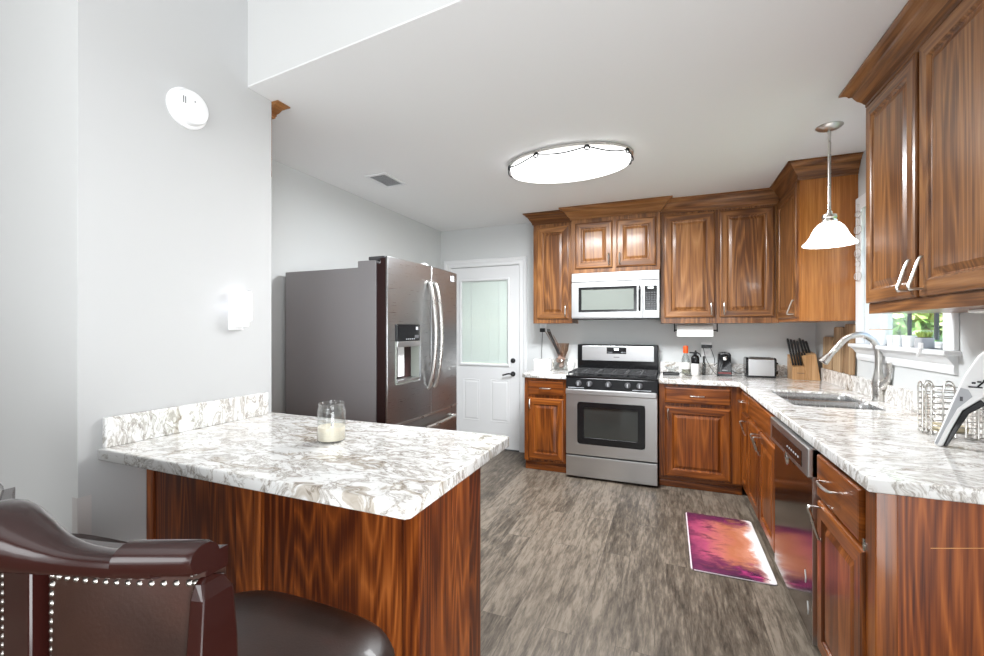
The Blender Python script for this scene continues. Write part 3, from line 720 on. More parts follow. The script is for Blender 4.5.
# ------------------------------------------------------------------ refrigerator
FX = -1.575; fy0, fy1 = 2.185, 3.115; fm = 2.672
t = thing('refrigerator', 'stainless french-door refrigerator with ice dispenser against the left wall', 'refrigerator', (-2.0,2.65,0))
bm = bx((XL+.05,fy0+.006,.02),(-1.665,fy1-.006,1.715)); obj('case', bm, 'fside', t, bevel=.003)
obj('case_front_frame', bx((-1.80,fy0+.004,1.0),(-1.663,fy1-.004,1.755)), 'fside', t, bevel=.003)
obj('gasket', bx((-1.662,fy0+.012,.05),(-1.628,fy1-.012,1.735)), 'gasket', t)
for ya, yb2 in ((fy0+.002,fy0+.02),(fy1-.02,fy1-.002)): obj('door_liner', bx((-1.6275,ya,.065),(-1.5905,yb2,1.765)), 'gasket', t)
def bow(y): return FX+.022*(1-((y-(fy0+fy1)/2)/((fy1-fy0)/2))**2)
def dplate(y0, y1, z0, z1, hole=None, nm='door', mat='steel_dark', x_in=-1.590, par=None):
    ys = [y0+(y1-y0)*k/8 for k in range(9)]; zs = [z0, z1]
    if hole: ys = sorted(ys+list(hole[:2])); zs = [z0, hole[2], hole[3], z1]
    h = (lambda u, v: hole[0] < u < hole[1] and hole[2] < v < hole[3]) if hole else (lambda u, v: False)
    bm = plate(ys, zs, h, lambda u,v,d: ((x_in if d == 0 else bow(u)), u, v), 0, 1)
    return obj(nm, bm, mat, par or t, bevel=.004, smooth=True)
hz = (2.262,2.528,.985,1.358)
dl = dplate(fy0, fm-.003, .735, 1.775, hz); dr2 = dplate(fm+.003, fy1, .735, 1.775)
df = dplate(fy0, fy1, .06, .722, nm='freezer_drawer')
x = bow(2.4)
obj('dispenser_panel', bx((x-.02,hz[0],1.252),(x+.003,hz[1],hz[3])), 'black', dl, bevel=.002)
obj('display_readout', bx((x+.003,2.46,1.27),(x+.004,2.51,1.29)), 'dgrey', dl)
for k in range(5): obj('button', bx((x+.003,2.36+.022*k,1.262),(x+.0045,2.372+.022*k,1.268)), 'grey_p', dl)
obj('badge', bx((x+.003,2.475,1.325),(x+.0045,2.50,1.345)), 'grey_p', dl)
bm = B(); g = pbr('dispenser_liner', srgb(178,184,176), .4)
box(bm, (x-.095,hz[0]-.002,hz[2]),(x-.085,hz[1]+.002,1.252)); box(bm, (x-.095,hz[0]-.004,hz[2]),(x-.004,hz[0]+.002,1.252)); box(bm, (x-.095,hz[1]-.002,hz[2]),(x-.004,hz[1]+.004,1.252))
box(bm, (x-.095,hz[0],hz[2]-.004),(x-.004,hz[1],hz[2]+.012)); box(bm, (x-.095,hz[0],1.245),(x-.004,hz[1],1.253)); obj('dispenser_recess', bm, g, dl)
obj('dispenser_hood', bx((x-.09,hz[0]+.002,1.215),(x+.004,hz[1]-.002,1.251)), 'steel', dl, bevel=.004)
bm = bx((x-.06,2.35,1.02),(x-.05,2.42,1.215)); obj('ice_chute', bm, 'plastic', dl, bevel=.004)
obj('drip_tray', bx((x-.085,hz[0]+.004,hz[2]+.010),(x+.006,hz[1]-.004,hz[2]+.022)), 'steel', dl, bevel=.002)
for y, p in ((fm-.042,dl),(fm+.042,dr2)):
    x = bow(y)
    pts = bez([(x-.004,y,.915),(x+.018,y,.945),(x+.048,y,1.08),(x+.062,y,1.28),(x+.048,y,1.50),(x+.018,y,1.635),(x-.004,y,1.66)], 6)
    bm = B(); tube(bm, pts, .013, 12); obj('handle', bm, 'nickel', p, smooth=True)
pts = bez([(FX+.004,fy0+.10,.655),(bow(2.4)+.035,fy0+.14,.66),(bow(2.65)+.045,2.65,.66),(bow(2.9)+.035,fy1-.14,.66),(FX+.004,fy1-.10,.655)], 6)
bm = B(); tube(bm, pts, .013, 12); obj('handle', bm, 'nickel', df, smooth=True)
ys = [fy0+(fy1-fy0)*k/12 for k in range(13)]
bm = B(); loft(bm, [[(bow(y)-.02,y,.7225),(bow(y)+.003,y,.7225),(bow(y)+.003,y,.7345),(bow(y)-.02,y,.7345)] for y in ys]); obj('drawer_trim', bm, 'nickel', t)
for y in (fy0+.03, fy1-.03): obj('hinge_cover', bx((-1.72,y-.025,1.755),(-1.60,y+.025,1.778)), 'dgrey', t, bevel=.006)
bm = B(); lathe(bm, (-1.60,fm-.02,1.776), [(.03,0),(.026,.012),(.012,.02)], 16); obj('center_cap', bm, 'plastic', t, smooth=True)
obj('badge', bx((bow(3.02)-.001,2.985,1.70),(bow(3.02)+.004,3.045,1.745)), 'grey_p', dr2, bevel=.002)
for y in (fy0+.06, fy1-.06): obj('foot', bx((-1.78,y-.03,0),(-1.70,y+.03,.02)), 'blackm', t)

# ------------------------------------------------------------------ ceiling things
t = thing('ceiling_light', 'large lit oval flush ceiling light with wire swags', 'light', (-.62,2.87,ZC))
cx, cy_ = -.62, 2.88
def oval(r, z, n=64): return [(cx+r*.405*math.cos(2*PI*k/n), cy_+r*.25*math.sin(2*PI*k/n), z) for k in range(n)]
bm = loft(B(), [oval(1.0, ZC-.001), oval(1.03, ZC-.008), oval(1.03, ZC-.022), oval(1.0, ZC-.026)]); obj('rim', bm, 'nickel', t, smooth=True)
bm = loft(B(), [oval(.99, ZC-.026), oval(.985, ZC-.055), oval(.965, ZC-.070), oval(.90, ZC-.078), oval(.6, ZC-.082)]); obj('diffuser', bm, 'lens', t, smooth=True)
bm = B(); pts = []
rings_ = [-.62*PI, -.37*PI, -.12*PI, .12*PI, .38*PI, .62*PI, .88*PI, 1.12*PI]
for i, a in enumerate(rings_):
    a2 = rings_[(i+1) % 8]+(2*PI if i == 7 else 0); L = []
    for k in range(9):
        q = a+(a2-a)*k/8; L.append((cx+.415*math.cos(q), cy_+.260*math.sin(q), ZC-.032-.026*math.sin(PI*k/8)))
    tube(bm, L, .0045, 6)
    c = Vector((cx+.418*math.cos(a), cy_+.263*math.sin(a), ZC-.040)); ta = Vector((-.42*math.sin(a), .27*math.cos(a), 0)).normalized()
    tube(bm, [c+ta*.015*math.cos(2*PI*k/14)+Vector((0,0,.015*math.sin(2*PI*k/14))) for k in range(15)], .0045, 6, caps=False)
obj('wire_swag', bm, 'blackm', t)
lamp('ceiling_light_lamp', 'AREA', (cx, cy_, ZC-.1), 56, .7, .45, color=(.95,.98,1))

t = thing('pendant_light', 'nickel pendant light with a lit white bell shade over the sink', 'pendant light', (.84,2.965,ZC))
pc = (.84,2.965)
bm = B(); lathe(bm, (*pc,ZC), [(.064,0),(.064,-.004),(.055,-.012),(.03,-.02),(.010,-.024)], 32); obj('canopy', bm, 'nickel', t, smooth=True)
bm = B(); lathe(bm, (*pc,ZC-.02), [(.0075,0),(.0075,-.46)], 14); obj('rod', bm, 'nickel', t, smooth=True)
bm = B(); lathe(bm, (*pc,1.935), [(.008,.06),(.014,.055),(.014,.04),(.034,.036),(.036,.02),(.030,.012),(.036,.006),(.036,-.004),(.028,-.006)], 28); obj('socket_cup', bm, 'nickel', t, smooth=True)
bm = B(); lathe(bm, (*pc,0), [(r*.85,z) for r, z in ((.030,1.932),(.055,1.925),(.078,1.905),(.094,1.880),(.108,1.852),(.126,1.828),(.146,1.812),(.150,1.806),(.145,1.803),(.122,1.820),(.102,1.846),(.088,1.876),(.072,1.900),(.05,1.918),(.030,1.924))], 48, False, False); obj('shade', bm, 'shade', t, smooth=True)
bm = B(); lathe(bm, (*pc,0), [(.012,1.925),(.014,1.90),(.026,1.875),(.028,1.855),(.018,1.835),(.004,1.83)], 16); obj('bulb', bm, 'lens', t, smooth=True)
lamp('pendant_lamp', 'POINT', (*pc, 1.80), 1.8, .05)

t = thing('ceiling_vent', 'white rectangular air vent in the kitchen ceiling near the refrigerator', 'vent', (-2.0,2.75,ZC))
vx0, vx1, vy0, vy1 = -2.09,-1.895,2.61,2.89
obj('frame', plate([vx0,vx0+.028,vx1-.028,vx1],[vy0,vy0+.028,vy1-.028,vy1], lambda u,v: vx0+.028<u<vx1-.028 and vy0+.028<v<vy1-.028, lambda u,v,d:(u,v,d), ZC-.010, ZC-.0005), 'white', t, bevel=.003)
bm = B()
for k in range(11):
    x = vx0+.034+k*.0125; loft(bm, [[(x,vy0+.028,ZC-.001),(x+.008,vy0+.028,ZC-.009),(x+.010,vy0+.028,ZC-.009),(x+.002,vy0+.028,ZC-.001)],[(x,vy1-.028,ZC-.001),(x+.008,vy1-.028,ZC-.009),(x+.010,vy1-.028,ZC-.009),(x+.002,vy1-.028,ZC-.001)]])
obj('louver', bm, 'grey_p', t)

t = thing('smoke_detector', 'round white smoke detector high on the pale partition wall', 'smoke detector', (XP,1.172,2.235))
bm = B(); lathe(bm, (XP,1.172,2.235), [(.080,0),(.080,.010),(.074,.014)], 40, axis='x'); obj('base_plate', bm, 'plastic', t, smooth=True)
bm = B(); lathe(bm, (XP,1.172,2.235), [(.068,.014),(.069,.032),(.064,.042),(.05,.045),(.02,.046)], 40, axis='x'); hd = obj('housing', bm, 'plastic', t, smooth=True)
for dy in (-.042,-.034): obj('slot', bx((XP+.042,1.172+dy,2.235),(XP+.0462,1.172+dy+.003,2.262)), 'dgrey', hd)
obj('indicator', bx((XP+.045,1.175,2.255),(XP+.047,1.179,2.260)), 'dgrey', hd)
bm = B(); lathe(bm, (XP,1.176,2.232), [(.011,.0455),(.010,.048),(.004,.049)], 16, axis='x'); obj('test_button', bm, 'plastic', hd, smooth=True)

t = thing('night_light', 'glowing white plug-in night light on the partition wall', 'night light', (XP,1.40,1.33))
obj('outlet_plate', bx((XP,1.352,1.325),(XP+.007,1.424,1.445)), 'plastic', t, bevel=.002)
bm = B(); n = 10; r0 = []
for k in range(n+1):
    a = -PI/2+PI*k/n; r0.append((.046*math.cos(a)+.016, 1.402+.048*math.sin(a)))
outl = r0+[(.010,1.450),(.010,1.354)]
def sl(z, s=1): return [(XP+x*s, 1.402+(y-1.402)*s, z) for x, y in outl]
loft(bm, [sl(1.365,.85), sl(1.372), sl(1.49), sl(1.502,.95)]); obj('shade', bm, 'night', t, smooth=True)
obj('plug', bx((XP+.007,1.375,1.338),(XP+.04,1.43,1.366)), 'plastic', t, bevel=.005)
obj('sensor', bx((XP+.046,1.412,1.502),(XP+.056,1.424,1.506)), 'grey_p', t)
lamp('night_light_lamp', 'POINT', (XP+.03, 1.33, 1.43), .012, .01, color=(.78,.82,1))

t = tag(obj('corner_guard', (lambda b: box(box(b,(XP,.8185,.30),(XP+.002,.855,.762)),(XP-.03,.8165,.30),(XP+.002,.8185,.762)))(B()), pbr('clear_vinyl', srgb(205,200,198), .3), None), 'clear plastic corner guard on the partition edge behind the stool', 'corner guard')

# ------------------------------------------------------------------ mat on the floor
bm = curve_plate([rrect(.117,.527,2.62,3.42,.02)], .001, .009, .003)
rug = tag(obj('kitchen_mat', bm, 'rug'), 'purple, orange and white printed mat on the plank floor by the dishwasher', 'mat')
def squiggle(bm, x, y, z, L, ax, n, h, r):
    pts = []
    A = Vector(ax); Bv = Vector((0,0,1)) if abs(A.z) < .5 and h[2] else Vector(h)
    for k in range(n*4+1): pts.append(Vector((x,y,z))+A*L*k/(n*4)+Vector(h)*math.sin(k*PI/2*1.3))
    tube(bm, pts, r, 4)
bm = B(); squiggle(bm, .455, 3.355, .0092, .05, (1,-.1,0), 4, (0,.006,0), .0012); squiggle(bm, .40, 2.70, .0092, .10, (1,-.45,0), 7, (0,.006,0), .0012)
obj('printed_lettering', bm, 'blackm', rug)

# ------------------------------------------------------------------ things on the peninsula
t = thing('candle_jar', 'glass jar candle with white wax standing on the peninsula counter', 'candle', (-1.158,1.262,.9145))
c0 = (-1.158,1.262,.9145)
bm = B(); lathe(bm, c0, [(.044,0),(.049,.004),(.0505,.012),(.0505,.108),(.049,.118),(.045,.127),(.0455,.136),(.0475,.139),(.0475,.143),(.044,.143),(.042,.128),(.046,.117),(.0475,.106),(.0485,.010),(.04,.006)], 40); obj('jar', bm, 'glass', t, smooth=True)
bm = B(); lathe(bm, c0, [(.046,.0068),(.0482,.010),(.0482,.056),(.044,.054),(.006,.053)], 36); wx = obj('wax', bm, 'wax', t, smooth=True)
bm = B(); tube(bm, [(-1.158,1.262,.967),(-1.157,1.262,.978),(-1.155,1.262,.984)], .0022, 6); obj('wick', bm, 'blackm', wx)

# ------------------------------------------------------------------ things on the left worktop
CZ = .9145
bm = curve_plate([rrect(-1.262,-1.082,4.19,4.275,.02)], CZ, CZ+.112, .008)
tag(obj('napkin_box', bm, 'plastic', smooth=True), 'plain white box on the worktop left of the range', 'box')
t = thing('wall_outlet', 'white wall outlet with a black plug beside the back door', 'outlet', (-1.225,YB,1.32))
obj('cover_plate', bx((-1.262,YB-.007,1.285),(-1.188,YB-.0005,1.395)), 'plastic', t, bevel=.002)
for z in (1.318,1.362): obj('socket', bx((-1.242,YB-.009,z-.014),(-1.208,YB-.007,z+.014)), 'white', t)
pl = tag(obj('black_plug', bx((-1.252,YB-.045,1.296),(-1.200,YB-.0095,1.338)), 'blackm', bevel=.004), 'square black power plug in the outlet beside the back door', 'plug')
bm = B(); tube(bm, bez([(-1.226,YB-.03,1.296),(-1.228,YB-.035,1.20),(-1.232,YB-.04,1.08),(-1.225,YB-.06,.94),(-1.20,YB-.08,.921)],5), .0028, 6); obj('cord', bm, 'dgrey', pl)
t = thing('dried_bouquet', 'dried stems and pods in a clear vase leaning left beside the range', 'dried flowers', (-.98,4.26,CZ))
bm = B(); lathe(bm, (-.985,4.26,CZ), [(.055,0),(.078,.01),(.088,.05),(.078,.09),(.062,.115),(.060,.115),(.075,.09),(.084,.05),(.074,.012),(.05,.004)], 28); obj('vase', bm, 'glass', t, smooth=True)
bm = B()
for k in range(11):
    a = random.uniform(0,2*PI); r = random.uniform(.0,.05); p = (-.985+r*math.cos(a), 4.26+r*.8*math.sin(a), CZ+.04+random.uniform(0,.11)); q = random.uniform(.018,.028)
    lathe(bm, p, [(.001,-q),(q*.7,-q*.7),(q,0),(q*.7,q*.7),(.001,q)], 10)
obj('pods', bm, 'floral', t, smooth=True)
bm = B()
for k in range(9):
    e = (-1.16+.012*k+random.uniform(-.01,.01), 4.28+random.uniform(-.03,.03), CZ+.40-.008*k+random.uniform(-.02,.01))
    tube(bm, bez([(-.985+.01*random.uniform(-1,1),4.26,CZ+.03),(-1.05+.006*k,4.27,CZ+.21),e],4), .0032, 6)
obj('stems', bm, 'floral', t)
bm = B()
for k in range(3): tube(bm, bez([(-1.02+.012*k,4.24,CZ+.16),(-1.10+.012*k,4.24,CZ+.30),(-1.16+.014*k,4.245,CZ+.415)],4), .0045, 6)
obj('dark_stems', bm, 'blackm', t)
bm = B(); loft(bm, [[(-.985+r*math.cos(2*PI*k/20)+dx, 4.26+r*.6*math.sin(2*PI*k/20), CZ+z) for k in range(20)] for r, z, dx in ((.035,.11,0),(.05,.20,.02),(.065,.27,.015),(.063,.27,.015),(.045,.20,.02),(.03,.115,0))], False, False)
obj('wrapper', bm, glass('cellophane', (.86,.78,.72,1), .3), t, smooth=True)
bq = t; bq.location += Vector((-.022,.092,0)); bq.children[0].scale = (.85,.8,1)
t = thing('small_cup', 'small white patterned cup standing close beside the range', 'cup', (-.885,4.30,CZ))
bm = B(); lathe(bm, (-.900,4.30,CZ), [(.026,0),(.034,.008),(.041,.05),(.042,.085),(.039,.085),(.037,.05),(.03,.010)], 24); cp_ = obj('cup', bm, 'ceramic', t, smooth=True)
bm = B()
for a in (-2.3,-1.7,-1.1): lathe(bm, (-.900+.041*math.cos(a),4.30+.041*math.sin(a),CZ+.05), [(.001,-.007),(.005,0),(.001,.007)], 8)
obj('floral_dots', bm, 'dgrey', cp_)

# ------------------------------------------------------------------ things on the back run right of the range
t = thing('paper_towel_holder', 'black under-cabinet paper towel holder right of the range', 'holder', (.23,4.28,1.38))
bm = B(); tube(bm, [(.055,4.28,1.318),(.405,4.28,1.318)], .006, 10); obj('rod', bm, 'blackm', t)
bm = B()
for x in (.055,.402):
    tube(bm, [(x,4.28,1.318),(x,4.28,1.379)], .005, 8)
    lathe(bm, (x,4.28,1.318), [(.014,-.005),(.014,.005)], 14, axis='x')
obj('bracket', bm, 'blackm', t)
bm = B(); lathe(bm, (.075,4.28,1.318), [(.019,0),(.052,0),(.053,.003),(.053,.290),(.052,.293),(.019,.293)], 36, True, True, axis='x')
pr = tag(obj('paper_towel_roll', bm, 'paper', smooth=True), 'white paper towel roll on the holder under the two-door cabinet', 'paper towel')
obj('loose_sheet', bx((.077,4.226,1.262),(.366,4.228,1.318)), 'paper', pr)
t = thing('scale_tray', 'flat black gadget with a cord lying on the worktop beside the range', 'gadget', (.03,4.27,CZ))
obj('body', bx((-.045,4.20,CZ),(.095,4.32,CZ+.028)), 'black', t, bevel=.008, seg=3)
bm = B(); tube(bm, bez([(.09,4.27,CZ+.01),(.12,4.235,CZ+.03),(.15,4.21,CZ+.006),(.20,4.20,CZ+.005)],5), .003, 6); obj('cord', bm, 'blackm', t)
t = thing('glass_dish', 'clear and white petal dish on the flat black gadget', 'dish', (.03,4.27,CZ+.029))
bm = B()
lathe(bm, (.03,4.27,CZ+.0285), [(.025,0),(.03,.004),(.055,.035),(.062,.045),(.058,.045),(.05,.035),(.02,.008)], 28); obj('bowl', bm, 'glass', t, smooth=True)
bm = B()
for k in range(6):
    a = 2*PI*k/6; lathe(bm, (.03+.022*math.cos(a),4.27+.022*math.sin(a),CZ+.05), [(.001,-.008),(.014,0),(.012,.006),(.001,.010)], 10)
obj('petals', bm, 'ceramic', t, smooth=True)
t = thing('spray_bottle', 'clear bottle with an orange cap on the worktop', 'bottle', (.150,4.33,CZ))
bc = (.150,4.33,CZ)
bm = B(); lathe(bm, bc, [(.030,0),(.035,.006),(.035,.13),(.028,.165),(.018,.185),(.016,.20)], 28); b_ = obj('bottle', bm, glass('cloudy_bottle', (.82,.84,.83,1), .3), t, smooth=True)
bm = B(); lathe(bm, bc, [(.021,.195),(.022,.20),(.021,.255),(.017,.262)], 24); obj('cap', bm, 'orange', t, smooth=True)
bm = B(); lathe(bm, bc, [(.0352,.05),(.0358,.051),(.0358,.11),(.0352,.111)], 28, False, False); obj('label', bm, 'ceramic', b_, smooth=True)
bm = B(); lathe(bm, bc, [(.02,.003),(.033,.008),(.033,.045),(.02,.046)], 20); obj('contents', bm, glass('bottle_liquid', (.9,.88,.78,1), .2), b_, smooth=True)
t = thing('pump_bottle', 'black-topped white bottle right of the orange-capped one', 'bottle', (.228,4.31,CZ))
bc = (.228,4.31,CZ)
bm = B(); lathe(bm, bc, [(.032,0),(.035,.005),(.035,.10),(.034,.104)], 28); obj('jar', bm, 'ceramic', t, smooth=True)
bm = B(); lathe(bm, bc, [(.0345,.104),(.035,.106),(.035,.158),(.024,.175),(.014,.180),(.012,.20)], 28); hd = obj('black_collar', bm, 'black', t, smooth=True)
bm = B(); box(bm, (.18,4.302,CZ+.195),(.25,4.318,CZ+.208)); tube(bm, [(.222,4.31,CZ+.19),(.235,4.31,CZ+.222)], .009, 8); tube(bm, bez([(.25,4.31,CZ+.20),(.268,4.31,CZ+.185),(.272,4.31,CZ+.165)],4), .006, 6); obj('trigger', bm, 'blackm', t, bevel=.002)
bm = B(); lathe(bm, (.300,4.33,CZ), [(.014,0),(.015,.003),(.015,.10),(.010,.115),(.006,.118)], 18)
t = tag(obj('slim_dispenser', bm, 'smoke', smooth=True), 'slim clear dispenser with black top beside the black-topped bottle', 'dispenser')
bm = B(); lathe(bm, (.300,4.33,CZ), [(.008,.118),(.009,.12),(.009,.165),(.004,.172)], 14); obj('top', bm, 'blackm', t, smooth=True)
t = thing('wall_outlet', 'white wall outlet with a black charger above the can opener', 'outlet', (.33,YB,1.13))
obj('cover_plate', bx((.285,YB-.007,1.075),(.372,YB-.0005,1.205)), 'plastic', t, bevel=.002)
for z in (1.11,1.165): obj('socket', bx((.312,YB-.009,z-.014),(.346,YB-.007,z+.014)), 'white', t)
ch = tag(obj('charger', bx((.285,YB-.055,1.155),(.372,YB-.0095,1.185)), 'black', bevel=.003), 'wide black charger with two cords plugged in the middle outlet', 'charger')
for P in ([(.30,YB-.05,1.156),(.32,YB-.08,1.06),(.37,YB-.10,.96),(.40,YB-.11,.921)],[(.36,YB-.05,1.156),(.39,YB-.06,1.06),(.388,YB-.06,1.0),(.41,YB-.055,1.02),(.45,YB-.06,1.01)]):
    bm = B(); tube(bm, bez(P,6), .0028, 6); obj('cord', bm, 'blackm', ch)
t = thing('can_opener', 'black upright electric can opener between bottles and toaster', 'can opener', (.462,4.33,CZ))
bm = B(); out = [(-.058,0),(.058,0),(.052,.12),(.048,.19),(.036,.208),(0,.214),(-.036,.208),(-.048,.19),(-.052,.12)]
loft(bm, [[(.462+x*s_, 4.33+y, CZ+z*(s_ if z > .1 else 1)) for x, z in out] for y, s_ in ((-.045,.93),(-.04,1),(.045,1),(.05,.95))]); obj('body', bm, 'black', t, smooth=True)
bm = B(); lathe(bm, (.462,4.283,CZ+.155), [(.016,0),(.016,-.006),(.008,-.010),(.004,-.014)], 18, axis='y'); tube(bm, [(.452,4.276,CZ+.168),(.475,4.272,CZ+.172)], .003, 6); obj('cutting_wheel', bm, 'chrome', t, smooth=True)
bm = B(); tube(bm, bez([(.43,4.28,CZ+.192),(.462,4.272,CZ+.200),(.494,4.28,CZ+.192)],4), .006, 8); obj('lever', bm, 'dgrey', t, smooth=True)
obj('name_strip', bx((.442,4.282,CZ+.050),(.482,4.286,CZ+.056)), 'grey_p', t); obj('red_strip', bx((.412,4.2825,CZ+.022),(.512,4.286,CZ+.036)), pbr('muted_red', srgb(120,60,60), .4), t)
bm = B(); tube(bm, bez([(.51,4.35,CZ+.05),(.55,4.40,CZ+.03),(.58,4.42,CZ+.02),(.61,4.425,CZ+.02)],5), .003, 6); obj('cord', bm, 'blackm', t)
t = thing('toaster', 'two-slice stainless toaster with black ends on the back worktop', 'toaster', (.74,4.30,CZ))
tx0, tx1, ty0, ty1 = .622, .848, 4.265, 4.415
def tsec(x, g=0): return [(x, 4.34+(y)*1, CZ+z) for y, z in ((-.075+g,.018+g),(-.077+g,.08),(-.073+g,.155-g),(-.055,.170-g),(.055,.170-g),(.073-g,.155-g),(.077-g,.08),(.075-g,.018+g))]
obj('shell', loft(B(), [tsec(tx0+.018), tsec(tx1-.018)]), 'steel', t, smooth=True)
obj('end_cap', loft(B(), [tsec(tx0,.006), tsec(tx0+.006), tsec(tx0+.018)]), 'black', t, smooth=True)
obj('end_cap', loft(B(), [tsec(tx1-.018), tsec(tx1-.006), tsec(tx1,.006)]), 'black', t, smooth=True)
obj('base', bx((tx0+.006,ty0,CZ),(tx1-.006,ty1,CZ+.018)), 'blackm', t, bevel=.004)
for y in (4.312,4.368): obj('slot', bx((tx0+.035,y-.013,CZ+.1685),(tx1-.035,y+.013,CZ+.1715)), 'blackm', t)
obj('lever', bx((tx1,4.325,CZ+.115),(tx1+.022,4.355,CZ+.128)), 'black', t, bevel=.004)
obj('dial', bx((tx1,4.29,CZ+.03),(tx1+.014,4.325,CZ+.06)), 'black', t, bevel=.004)
# knife block with each knife its own thing
kb = Vector((1.03,4.29,CZ))
t = thing('knife_block', 'light bamboo knife block in the corner of the worktop', 'knife block', kb)
low = [(-.085,-.075),(.05,-.075),(.05,.0),(-.085,.0)]
bm = B(); loft(bm, [[kb+Vector((x,-.075,z)) for x, z in ((-.085,0),(.045,0),(.045,.105),(-.085,.105))],[kb+Vector((x,.0,z)) for x, z in ((-.085,0),(.045,0),(.045,.128),(-.085,.128))]]); obj('front_block', bm, 'bamboo', t, bevel=.002)
bm = B(); loft(bm, [[kb+Vector(p) for p in ((-.012,-.085,0),(.095,-.085,0),(.095,.09,0),(-.012,.09,0))][::1],[kb+Vector(p) for p in ((-.045,-.10,.185),(.045,-.10,.20),(.045,.07,.255),(-.045,.07,.24))]])
bm.free()
bm = B(); loft(bm, [[kb+Vector(p) for p in ((.022,-.082,0),(.105,-.082,0),(.105,.09,0),(.022,.09,0))],[kb+Vector(p) for p in ((-.018,-.082,.195),(.075,-.082,.215),(.075,.09,.235),(-.018,.09,.215))]]); obj('tall_block', bm, 'bamboo', t, bevel=.002)
bm = B(); loft(bm, [[kb+Vector(p) for p in ((-.085,.001,0),(.021,.001,0),(.021,.09,0),(-.085,.09,0))],[kb+Vector(p) for p in ((-.085,.001,.165),(-.012,.001,.165),(-.012,.09,.20),(-.085,.09,.20))]]); obj('rear_block', bm, 'bamboo', t, bevel=.002)
bm = B(); squiggle(bm, kb.x-.052, kb.y-.0757, kb.z+.055, .05, (1,0,0), 6, (0,0,.004), .0012); obj('script_mark', bm, 'dgrey', t)
def knife(label, base, tip, r):
    k = thing('knife', label, 'knife', base, 'black-handled knives in the block')
    b = Vector(base); e = Vector(tip); bm = B(); n = 6
    tube(bm, [b+(e-b)*q/n for q in range(n+1)], r, 8, rads=[r*.8,r,r*.85,r,r*.95,r*1.1,r*.8], flat=.6); obj('handle', bm, 'blackm', k, smooth=True)
    bm = B(); tube(bm, [b+(e-b)*.46+Vector((0,-r*.62,0)), b+(e-b)*.46+Vector((0,-r*.75,0))], r*.25, 8); obj('rivet', bm, 'chrome', k)
    return k
for k in range(6):
    x = kb.x-.072+.019*k
    knife('short steak knife in the front row of the block, %s' % ['far left','second from left','third from left','third from right','second from right','far right'][k], (x,kb.y-.045+.004*(k%2),kb.z+.116), (x-.020,kb.y-.05,kb.z+.222), .0125)
for k in range(4):
    x = kb.x-.066+.02*k
    knife('long knife in the rear row of the block, %s' % ['outermost left','left of middle','right of middle','beside the tall block'][k], (x,kb.y+.045,kb.z+.19), (x-.028+.003*k,kb.y+.04,kb.z+.335-.006*k), .0145)
for k in range(3):
    x = kb.x+.010+.022*k
    knife('large knife in the tall slanted section, %s' % ['left','middle','right'][k], (x,kb.y+.0,kb.z+.2165), (x-.030,kb.y-.005,kb.z+.340-.012*k), .0145)
# cutting boards standing on the backsplash ledge
def board(label, y0, y1, h, x, groove=True):
    t = thing('cutting_board', label, 'cutting board', (x,(y0+y1)/2,1.019), 'cutting boards leaning on the wall')
    bm = curve_plate([rrect(y0,y1,1.019,1.019+h,.02)], 0, .012, .003)
    for v in bm.verts: v.co = Vector((x+v.co.z+(v.co.y-1.019)*.02, v.co.x, v.co.y))
    obj('board', bm, 'board', t)
    return t
board('tallest wooden cutting board, nearest the window', 3.57, 3.745, .345, XR-.024)
board('middle wooden cutting board with rounded top', 3.765, 3.955, .325, XR-.024)
board('shortest wooden cutting board, closest to the knife block', 3.975, 4.19, .25, XR-.024)

# ------------------------------------------------------------------ window sill and its things
def pot(label, x, y, r, h, mat, group, rim=None, name='planter', cat='pot'):
    t = thing(name, label, cat, (x,y,WZ0), group)
    bm = B(); lathe(bm, (x,y,WZ0+.0005), [(r*.85,0),(r*.93,.004),(r,h-.003),(r,h),(r-.004,h),(r-.006,h-.01),(r*.8,.006)], 32); o = obj('pot', bm, mat, t, smooth=True)
    if rim:
        bm = B(); lathe(bm, (x,y,WZ0), [(r-.004,h-.002),(r+.001,h-.001),(r+.001,h+.003),(r-.004,h+.003)], 32, False, False); obj('rim', bm, rim, t, smooth=True)
    return t
pot('large white pot with a tan rim on the window sill', 1.165, 3.23, .052, .092, 'ceramic', None, 'tanc')
pot('small white cup on the sill beside the large pot', 1.165, 3.095, .022, .060, 'ceramic', 'small white cups on the sill', name='cup', cat='cup')
pot('small white cup on the sill, middle of the three', 1.165, 3.015, .023, .062, 'ceramic', 'small white cups on the sill', name='cup', cat='cup')
pot('wider white cup on the sill beside the succulent', 1.17, 2.905, .034, .060, 'ceramic', 'small white cups on the sill', name='cup', cat='cup')
t = thing('succulent_planter', 'small grey-white pot with a green succulent on the window sill', 'plant', (1.165,2.765,WZ0))
bm = curve_plate([rrect(1.135,1.195,2.735,2.795,.012)], WZ0, WZ0+.052, .004); obj('pot', bm, 'grey_p', t)
obj('soil', bx((1.141,2.741,WZ0+.052),(1.189,2.789,WZ0+.054)), 'soil', t)
bm = B()
for k in range(40):
    a = random.uniform(0,2*PI); r = random.uniform(.005,.030); p = Vector((1.165+r*math.cos(a)*.6, 2.765+r*math.sin(a)*.6, WZ0+.052)); q = p+Vector((r*.5*math.cos(a), r*.5*math.sin(a), .028-r*.2+random.uniform(0,.008)))
    tube(bm, [p,(p+q)/2,q], .004, 6, rads=[.004,.006,.001])
obj('leaves', bm, 'leaf', t, smooth=True)
bm = B(); tube(bm, bez([(1.10,2.64,WZ0+.02),(1.098,2.65,WZ0-.01),(1.097,2.665,WZ0-.035)],4), .006, 6); box(bm, (1.098,2.635,WZ0+.001),(1.108,2.66,WZ0+.030))
